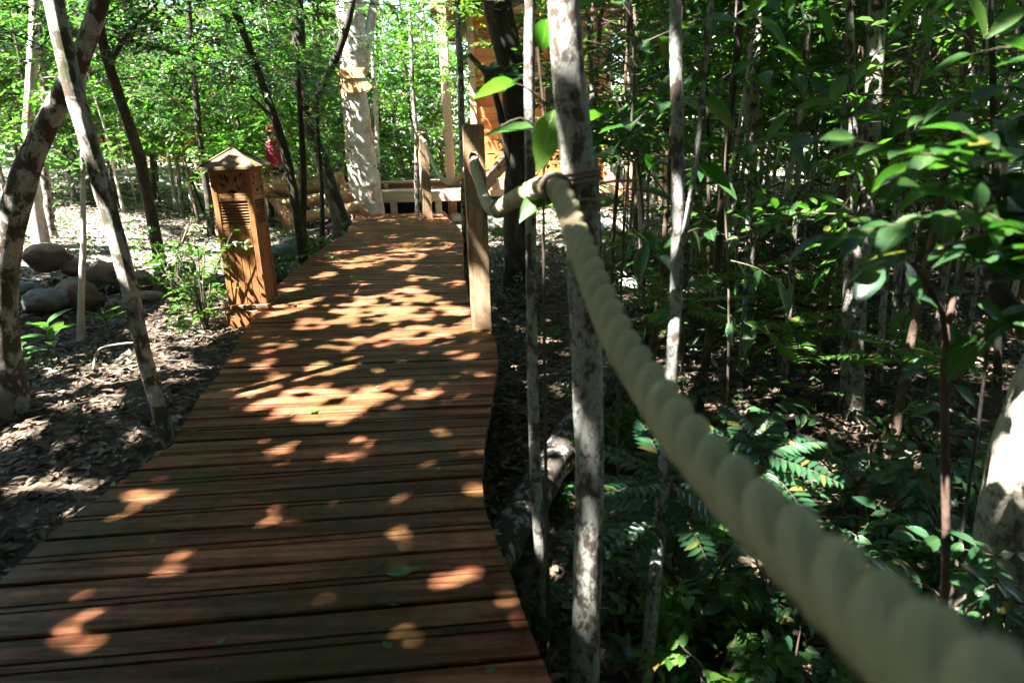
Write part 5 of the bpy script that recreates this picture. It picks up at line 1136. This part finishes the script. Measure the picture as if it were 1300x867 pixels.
def lots():
    # thicket beyond the rope
    pts, r = scatter(26, (.7, 5.5), (2.6, 6.0), .38, 31)
    for x, y in pts: random_tree(x, y, r, r.uniform(2.2, 4.4), r.uniform(.008, .024), BARKS[r.choice(5, p=[.42, .3, .12, .08, .08])], 'in the near shade of the thicket beyond the rope', 'leaf_dark' if r.random() < .6 else 'leaf_mid', int(r.integers(9, 16)), r.uniform(.32, .5), .8, 8, .075, 1)
    pts, r = scatter(36, (.2, 9.5), (6.0, 11.5), .42, 32, clear=[(560, 700)])
    for x, y in pts: random_tree(x, y, r, r.uniform(2.8, 5), r.uniform(.012, .045), BARKS[r.choice(5, p=[.42, .25, .11, .05, .17])], 'in the middle of the thicket beyond the rope', 'leaf_dark' if r.random() < .35 else 'leaf_mid', int(r.integers(20, 30)), r.uniform(.26, .40), 1.0, 10, .088, 1, canopy=r.random() < .12)
    pts, r = scatter(30, (.5, 14), (11.5, 18), .6, 33, clear=[(560, 780)])
    for x, y in pts: random_tree(x, y, r, r.uniform(3.5, 6.5), r.uniform(.02, .07), BARKS[r.choice(5, p=[.3, .15, .15, .1, .3])], 'at the back of the thicket towards the cabins', 'leaf_mid' if r.random() < .6 else 'leaf_bright', 24, r.uniform(.05, .15), 1.5, 10, .11, 1, f1=.8, canopy=r.random() < .2)
    pts, r = scatter(34, (.6, 8.5), (2.8, 10.5), .34, 41, clear=[(560, 640)])
    for x, y in pts: random_tree(x, y, r, r.uniform(3.4, 4.6), r.uniform(.007, .02), BARKS[r.choice(5, p=[.45, .3, .07, .03, .15])], 'bare-stemmed and leafy only at the top, beyond the rope', 'leaf_mid', 7, .72, .7, 6, .075, 1)
    # beyond the platform
    pts, r = scatter(24, (-5.5, 1.0), (13.6, 19), .6, 34, clear=[(596, 760)])
    for x, y in pts: random_tree(x, y, r, r.uniform(3.5, 6.5), r.uniform(.02, .06), BARKS[r.choice(5, p=[.3, .1, .1, .1, .4])], 'beyond the low timber platform', 'leaf_mid' if r.random() < .7 else 'leaf_dark', 26, r.uniform(.02, .12), 1.5, 11, .10, 1, f1=.8)
    # left, round the clearing
    pts, r = scatter(28, (-11, -3.0), (9.6, 12.5), .6, 35)
    for x, y in pts: random_tree(x, y, r, r.uniform(2.6, 4.8), r.uniform(.012, .04), BARKS[r.choice(5, p=[.3, .1, .25, .15, .2])], 'by the sunlit clearing beyond the boulders', 'leaf_bright' if r.random() < .55 else 'leaf_mid', int(r.integers(18, 28)), r.uniform(.18, .34), 1.15, 10, .09, 1, canopy=r.random() < .15)
    pts, r = scatter(28, (-17, -3.0), (12, 18), .7, 36)
    for x, y in pts: random_tree(x, y, r, r.uniform(3.5, 6.5), r.uniform(.02, .06), BARKS[r.choice(5, p=[.3, .1, .2, .1, .3])], 'behind the sunlit clearing in front of the terracotta roof', 'leaf_bright' if r.random() < .6 else 'leaf_mid', 24, r.uniform(.05, .2), 1.5, 10, .11, 1, f1=.8)
lots()
def undergrowth():
    fo = Foliage(77); r = fo.r; n = 1500; x = r.uniform(-12, 12, n * 3); y = 1.8 + 16 * r.random(n * 3) ** 1.1
    ok = ((x > edgeR(y) + .25) | (x < edgeL(y) - .5)) & (np.abs(x) < y * .95 + .5); dens = np.where(x > 0, .30 + .55 * vnoise(x * .9, y * .9, 8), .12 + .5 * (vnoise(x * .9, y * .9, 9) > .62)) * np.where((x < -1) & (y < 6.5), .12, 1); ok &= r.random(n * 3) < dens
    x, y = x[ok][:n], y[ok][:n]; n = len(x); z = G(x, y); h = r.uniform(.06, .42, n)
    for k in range(3):
        a = r.uniform(0, 2 * PI, n); A = np.stack([x, y, z + h * r.uniform(.2, 1, n)], 1); D = np.stack([np.cos(a), np.sin(a), r.uniform(-.1, .7, n)], 1); fo.sprays(A, D, .14 + .2 * h, 6, .055, .42, .25, .9)
    A = np.stack([x, y, z - .02], 1); fo.twig(A, A + np.stack([r.normal(0, .03, n), r.normal(0, .03, n), h], 1), .003)
    tag(fo.build('undergrowth', 'leaf_dark', None, 1), 'low green sprigs and seedlings covering the shaded forest floor', None, None, 'stuff')
    # narrow grassy blades of the dim thicket
    g = Foliage(78); n = 2600; r = g.r; x = r.uniform(.6, 9, n); y = r.uniform(3.2, 11, n); k = vnoise(x * .8, y * .8, 12) > .45; x, y = x[k], y[k]; n = len(x); a = r.uniform(0, 2 * PI, n)
    g.put(np.stack([x, y, G(x, y) + r.uniform(0, .5, n)], 1), np.stack([np.cos(a), np.sin(a), r.uniform(-.2, .9, n)], 1), np.stack([r.normal(0, .4, n), r.normal(0, .4, n), np.ones(n)], 1), r.uniform(.15, .34, n), r.uniform(.012, .02, n))
    tag(g.build('grass', 'leaf_dark', None, 1), 'narrow grassy blades in the shaded thicket', None, None, 'stuff')
    t = MB(); r = np.random.default_rng(4)
    for i in range(420):
        x = r.uniform(-7, 8); y = 1.5 + 10 * r.random()
        if edgeL(y) - .05 < x < edgeR(y) + .05 or abs(x) > y + .4: continue
        a = r.uniform(0, 2 * PI); l = r.uniform(.08, .4); z = float(G(x, y)) + .008; d = np.array([math.cos(a) * l, math.sin(a) * l, r.uniform(0, .08)]); p = np.array([x, y, z]); t.tube(np.array([p, p + d * .5 + r.normal(0, .015, 3), p + d]), [.004, .0035, .002], 5)
    tag(t.build('twig_litter', M['twig'], None), 'dead twigs scattered through the leaf litter', None, None, 'stuff')
undergrowth()
def wood_behind():
    fo = Foliage(89); r = fo.r; n = 55000; th = r.uniform(math.radians(160), math.radians(380), n); rad = r.uniform(9, 14, n); x = rad * np.cos(th) * 1.3; y = rad * np.sin(th) + 2; z = G(x, y) + 6.5 * r.random(n); a = r.uniform(0, 2 * PI, n); l = r.uniform(.25, .45, n)
    k = ~((y > -1) & (np.abs(x) < y * .85 + 5)); x, y, z, a, l = x[k], y[k], z[k], a[k], l[k]; n = len(x)
    fo.put(np.stack([x, y, z], 1), np.stack([np.cos(a), np.sin(a), r.normal(-.2, .4, n)], 1), np.stack([r.normal(0, .6, n), r.normal(0, .6, n), np.ones(n)], 1), l, l * .5)
    tag(fo.build('surrounding_woods', 'leaf_mid', None, 0), 'dense woodland foliage standing around the view', None, None, 'stuff')
def far_wood():
    fo = Foliage(88); r = fo.r; n = 60000; th = r.uniform(math.radians(20), math.radians(160), n); rad = r.uniform(18.5, 27, n); x = rad * np.cos(th) * 1.15; y = rad * np.sin(th); z = G(x, y) + 9 * r.random(n) ** 1.1
    cl = vnoise(x * .7, z * .9 + y * .3, 4) * .6 + vnoise(x * 1.7 + y, z * 1.9, 6) * .4; k = cl > .38; x, y, z = x[k], y[k], z[k]; n = len(x); a = r.uniform(0, 2 * PI, n); l = r.uniform(.14, .3, n)
    fo.put(np.stack([x, y, z], 1), np.stack([np.cos(a), np.sin(a), r.normal(-.2, .4, n)], 1), np.stack([r.normal(0, .6, n), r.normal(-.4, .6, n), np.ones(n)], 1), l, l * .5)
    tag(fo.build('far_woods', 'leaf_mid', None, 1), 'dense mass of green woodland foliage closing the view', None, None, 'stuff')
far_wood()
wood_behind()
def canopy():
    r = np.random.default_rng(99); PS = []
    g = .11
    for li, z0 in enumerate((3.7, 4.1, 4.5, 4.9, 5.3, 5.7)):
        xs = np.arange(-13, 13, g); ys = np.arange(-8, 16, g); X, Y = np.meshgrid(xs, ys); X = X.ravel() + r.uniform(-g / 2, g / 2, X.size); Y = Y.ravel() + r.uniform(-g / 2, g / 2, Y.size); Z = z0 + .5 * (vnoise(X * .6, Y * .6, li + 31) - .5) + r.normal(0, .08, X.size) + .2 * np.maximum(0, Y - 9)
        PS.append(np.stack([X, Y, Z], 1))
    P = np.concatenate(PS); q = sunproj(P)
    k = (q[:, 0] > -11) & (q[:, 0] < 13) & (q[:, 1] > -5) & (q[:, 1] < 17); P = P[k]; q = q[k]
    T = lit_ground(q[:, 0], q[:, 1]); k = r.random(len(P)) > T; P = P[k]; n = len(P); L = r.uniform(.13, .20, n); a = r.uniform(0, 2 * PI, n)
    D = np.stack([np.cos(a), np.sin(a), r.normal(-.1, .2, n)], 1); D = unit(D); cen = P + D * (L * .5)[:, None]
    k = ~(sun_open(cen, .035) & (r.random(n) > .09)) | shaded(cen); P, D, L = P[k], D[k], L[k]
    EX = []; 
    for p, rd in SHADE:
        for q_ in range(int(10 + rd * 260)): EX.append(p + SUN * (r.uniform(3.4, 4.6) / SUN[2]) + r.normal(0, rd * .6, 3))  # unseen extra leaves added to keep the sun off these points
    EX = np.array(EX); m = len(EX); a = r.uniform(0, 2 * PI, m); P = np.concatenate([P, EX]); D = np.concatenate([D, np.stack([np.cos(a), np.sin(a), np.zeros(m)], 1)]); L = np.concatenate([L, r.uniform(.13, .19, m)]); n = len(P); Nn = np.tile([0, 0, 1.], (n, 1)) * .5 + SUN * .7 + r.normal(0, .22, (n, 3))
    # the wood goes on all round: coarser foliage farther out
    g = .34; xs = np.arange(-30, 30, g); ys = np.arange(-26, 34, g); X, Y = np.meshgrid(xs, ys); X = X.ravel(); Y = Y.ravel(); X, Y = np.tile(X, 3), np.tile(Y, 3); X = X + r.uniform(-g / 2, g / 2, X.size); Y = Y + r.uniform(-g / 2, g / 2, Y.size)
    Z = np.repeat([4.6, 5.6, 6.6], X.size // 3) + r.normal(0, .2, X.size) + .22 * np.maximum(0, Y - 8); Q = np.stack([X, Y, Z], 1); q = sunproj(Q)
    k = ~((q[:, 0] > -11) & (q[:, 0] < 13) & (q[:, 1] > -5) & (q[:, 1] < 17)); T = lit_ground(q[:, 0], q[:, 1]); k &= r.random(len(Q)) > T * .8; Q = Q[k]; m = len(Q); l = r.uniform(.36, .52, m); a = r.uniform(0, 2 * PI, m)
    P = np.concatenate([P, Q]); L = np.concatenate([L, l]); D = np.concatenate([D, unit(np.stack([np.cos(a), np.sin(a), r.normal(-.1, .2, m)], 1))]); Nn = np.concatenate([Nn, np.tile([0, 0, 1.], (m, 1)) + r.normal(0, .3, (m, 3))]); n = len(P)
    keys = np.array([c[1] for c in CANOPY]); own = np.argmin(((P[:, None, :2] - keys[None]) ** 2).sum(-1), 1)
    for i, (root, xy, seed, fo_) in enumerate(CANOPY):
        s = own == i
        if s.sum() < 5: continue
        f = Foliage(i); f.put(P[s], D[s], Nn[s], L[s], L[s] * .68); f.build('high_crown', 'leaf_canopy', root, 0)
    print('canopy leaves', n, 'trees', len(CANOPY))
# shafts of sun that reach things above the ground
for p, rd in ((pd(733, 278, 1.16), .022), (pd(700, 238, 1.3), .018), (pd(640, 262, 1.9), .035), (pd(680, 150, 1.36), .07), (pd(645, 120, 1.36), .06), (pd(1215, 165, .97), .07), (pd(1250, 200, .93), .06), (pd(1120, 190, 1.0), .05), (pd(1070, 175, 1.05), .03), (pd(1100, 298, 1.0), .045), (pd(985, 590, 2.0), .10), (pd(1010, 620, 1.95), .06), (pd(880, 625, 1.6), .07), (pd(845, 600, 1.7), .05), (pd(1195, 370, 1.13), .05), (pd(1215, 372, 1.1), .04), (pd(1300, 570, 1.8), .08), (pd(1290, 625, 1.8), .06), (pd(1275, 700, 1.75), .035), (pd(1262, 740, 1.75), .025), (pd(970, 760, 1.55), .07), (pd(850, 730, 1.8), .05), (pd(890, 800, 1.5), .06), (pd(1195, 605, 1.6), .08), (pd(905, 830, 1.5), .05), (pd(870, 735, 1.7), .05), (pd(905, 790, 1.6), .05), (pd(960, 840, 1.5), .045), (pd(835, 800, 1.7), .04), (pd(990, 770, 1.5), .05), (pd(930, 720, 1.6), .03), (pd(860, 790, 1.6), .03), (pd(1010, 840, 1.4), .03), (gr(68, 462) + np.array([0, 0, .25]), .13), (gr(48, 470) + np.array([0, 0, .15]), .08), (gr(262, 420) + np.array([0, 0, .5]), .25), (gr(225, 385) + np.array([0, 0, .5]), .3), (pd(900, 540, 2.6), .12), (pd(935, 470, 2.5), .1), (pd(1030, 620, 2.0), .1)):
    hole_pt(p, rd)
def on(key, py, r):
    root, path, rad, _f, _c = TREES[key]; i = np.argmin(np.abs(proj(path)[1] - py) + 1e6 * (proj(path)[2] < .2)); hole_pt(path[i], r)
for key, py, r in (('lean', 430, .10), ('lean', 380, .10), ('lean', 320, .12), ('lean', 270, .14), ('lean', 245, .10), ('lean', 150, .07), ('lean', 100, .05), ('front', 50, .09), ('front', 80, .09), ('front', 105, .08), ('front', 135, .07), ('front', 200, .04), ('front', 290, .06), ('front', 310, .06), ('front', 335, .06), ('front', 500, .03), ('r4', 255, .10), ('r4', 280, .08), ('r4', 120, .05), ('tied', 250, .016), ('tied', 640, .022), ('tied', 690, .018), ('tied', 780, .018), ('thin675', 330, .03), ('thin675', 560, .03), ('r1', 620, .02), ('r3', 330, .06), ('r3', 200, .05), ('r11', 100, .1), ('r11', 180, .12), ('whitesap', 330, .1), ('whitesap', 300, .1), ('brown', 250, .05), ('r10', 100, .1)): on(key, py, r)
lan = np.array(bpy.data.objects['garden_lantern'].location)
for o, r_ in (((.03, -.135, .30), .075), ((.08, -.135, .16), .06), ((-.02, -.135, .44), .05), ((-.06, -.135, .10), .05), ((-.05, -.1, 1.07), .09), ((.06, -.12, 1.05), .10), ((-.12, .02, 1.05), .08), ((.135, 0, .5), .05), ((-.1, -.135, .75), .025), ((.1, -.13, .22), .05)): hole_pt(lan + np.array(o), r_)
for z, r_ in ((.10, .09), (.22, .06), (.45, .025), (.95, .05)): hole_pt(np.array([P1[0], P1[1] - .06, z]), r_)
SHADE = [(pd(1100, 765, .325), .09), (pd(1210, 868, .23), .10), (pd(960, 650, .44), .07), (pd(752, 350, 1.0), .05), (pd(775, 405, .87), .05), (pt(743, 400, 1.36), .04)]
def shaded(P):
    q = sunproj(P); o = np.zeros(len(P), bool)
    for p, rd in SHADE: c = sunproj(p); o |= ((q - c) ** 2).sum(1) < (rd * 1.1) ** 2
    return o
for py in range(0, 230, 22): on('big', py, .34)
for p, rd in ((pd(655, 140, 1.37), .09), (pd(690, 180, 1.4), .08), (pd(705, 110, 1.42), .05), (pd(770, 30, 1.75), .10), (pd(800, 15, 1.8), .10), (pd(750, 60, 1.75), .06), (pd(850, 60, 1.8), .06), (pd(800, 240, 1.85), .04), (pd(965, 768, 1.5), .07), (pd(940, 742, 1.55), .05), (pd(1000, 800, 1.45), .06), (pt(380, 240, 10.6), .8), (pt(356, 190, 11.7), .5), (pt(370, 240, 9.4), .5), (pt(410, 245, 10.0), .5), (pt(450, 255, 10.2), .4), (pt(500, 245, 11.4), .5), (pt(560, 245, 11.4), .5), (pt(420, 235, 11), .5), (pt(620, 200, 13.2), .8), (pt(650, 120, 13.2), .9), (pt(572, 200, 12), .5), (pt(1180, 90, 11.4), .7), (pt(795, 220, 12), .4)): hole_pt(p, rd)
canopy()
for k, (root, path, rad, fo, can) in TREES.items():
    if fo.P: fo.build('foliage', CROWN[k][0], root, CROWN[k][1], CROWN[k][2])

# ================================================================== LIGHT, SKY, CAMERA
sc = bpy.context.scene
w = bpy.data.worlds.new('World'); sc.world = w; w.use_nodes = True; nt = w.node_tree
sky = nt.nodes.new('ShaderNodeTexSky'); sky.sky_type = 'NISHITA'; sky.sun_disc = False; sky.sun_elevation = SUN_EL; sky.sun_rotation = math.atan2(SUN[0], SUN[1])
nt.links.new(sky.outputs[0], nt.nodes['Background'].inputs[0]); nt.nodes['Background'].inputs[1].default_value = .074
ld = bpy.data.lights.new('sun', 'SUN'); ld.energy = 5.0; ld.angle = math.radians(.53); ld.color = (1, .965, .925)
lo = bpy.data.objects.new('sun', ld); C.objects.link(lo); lo.rotation_euler = Vector((-SUN[0], -SUN[1], -SUN[2])).to_track_quat('-Z', 'Y').to_euler()
cd = bpy.data.cameras.new('camera'); co = bpy.data.objects.new('camera', cd); C.objects.link(co); sc.camera = co
cd.lens = 36 * FPX / 1300; cd.sensor_width = 36; cd.clip_start = .02; cd.clip_end = 500
from mathutils import Matrix
Mx = Matrix.Identity(4)
for i in range(3): Mx[i][0] = CR[i]; Mx[i][1] = CU[i]; Mx[i][2] = -CF[i]; Mx[i][3] = CO[i]
co.matrix_world = Mx
cd.dof.use_dof = True; cd.dof.focus_distance = 4.4; cd.dof.aperture_fstop = 3.8
sc.view_settings.view_transform = 'Standard'; sc.view_settings.look = 'None'; sc.view_settings.gamma = 1; sc.view_settings.exposure = 3.75
sc.render.engine = 'CYCLES'; cy = sc.cycles; cy.max_bounces = 5; cy.diffuse_bounces = 3; cy.glossy_bounces = 2; cy.transmission_bounces = 4; cy.transparent_max_bounces = 4; cy.caustics_reflective = False; cy.caustics_refractive = False
cy.use_denoising = True; cy.sample_clamp_indirect = 6; cy.use_adaptive_sampling = True; cy.adaptive_threshold = .05
for o in list(bpy.data.objects):
    if '_w' in o: del o['_w']
    if o.type == 'MESH' and o.name.startswith('trunk'):
        if hasattr(o, 'shadow_terminator_geometry_offset'): o.shadow_terminator_geometry_offset = 0.0
        elif hasattr(o.cycles, 'shadow_terminator_geometry_offset'): o.cycles.shadow_terminator_geometry_offset = 0.0
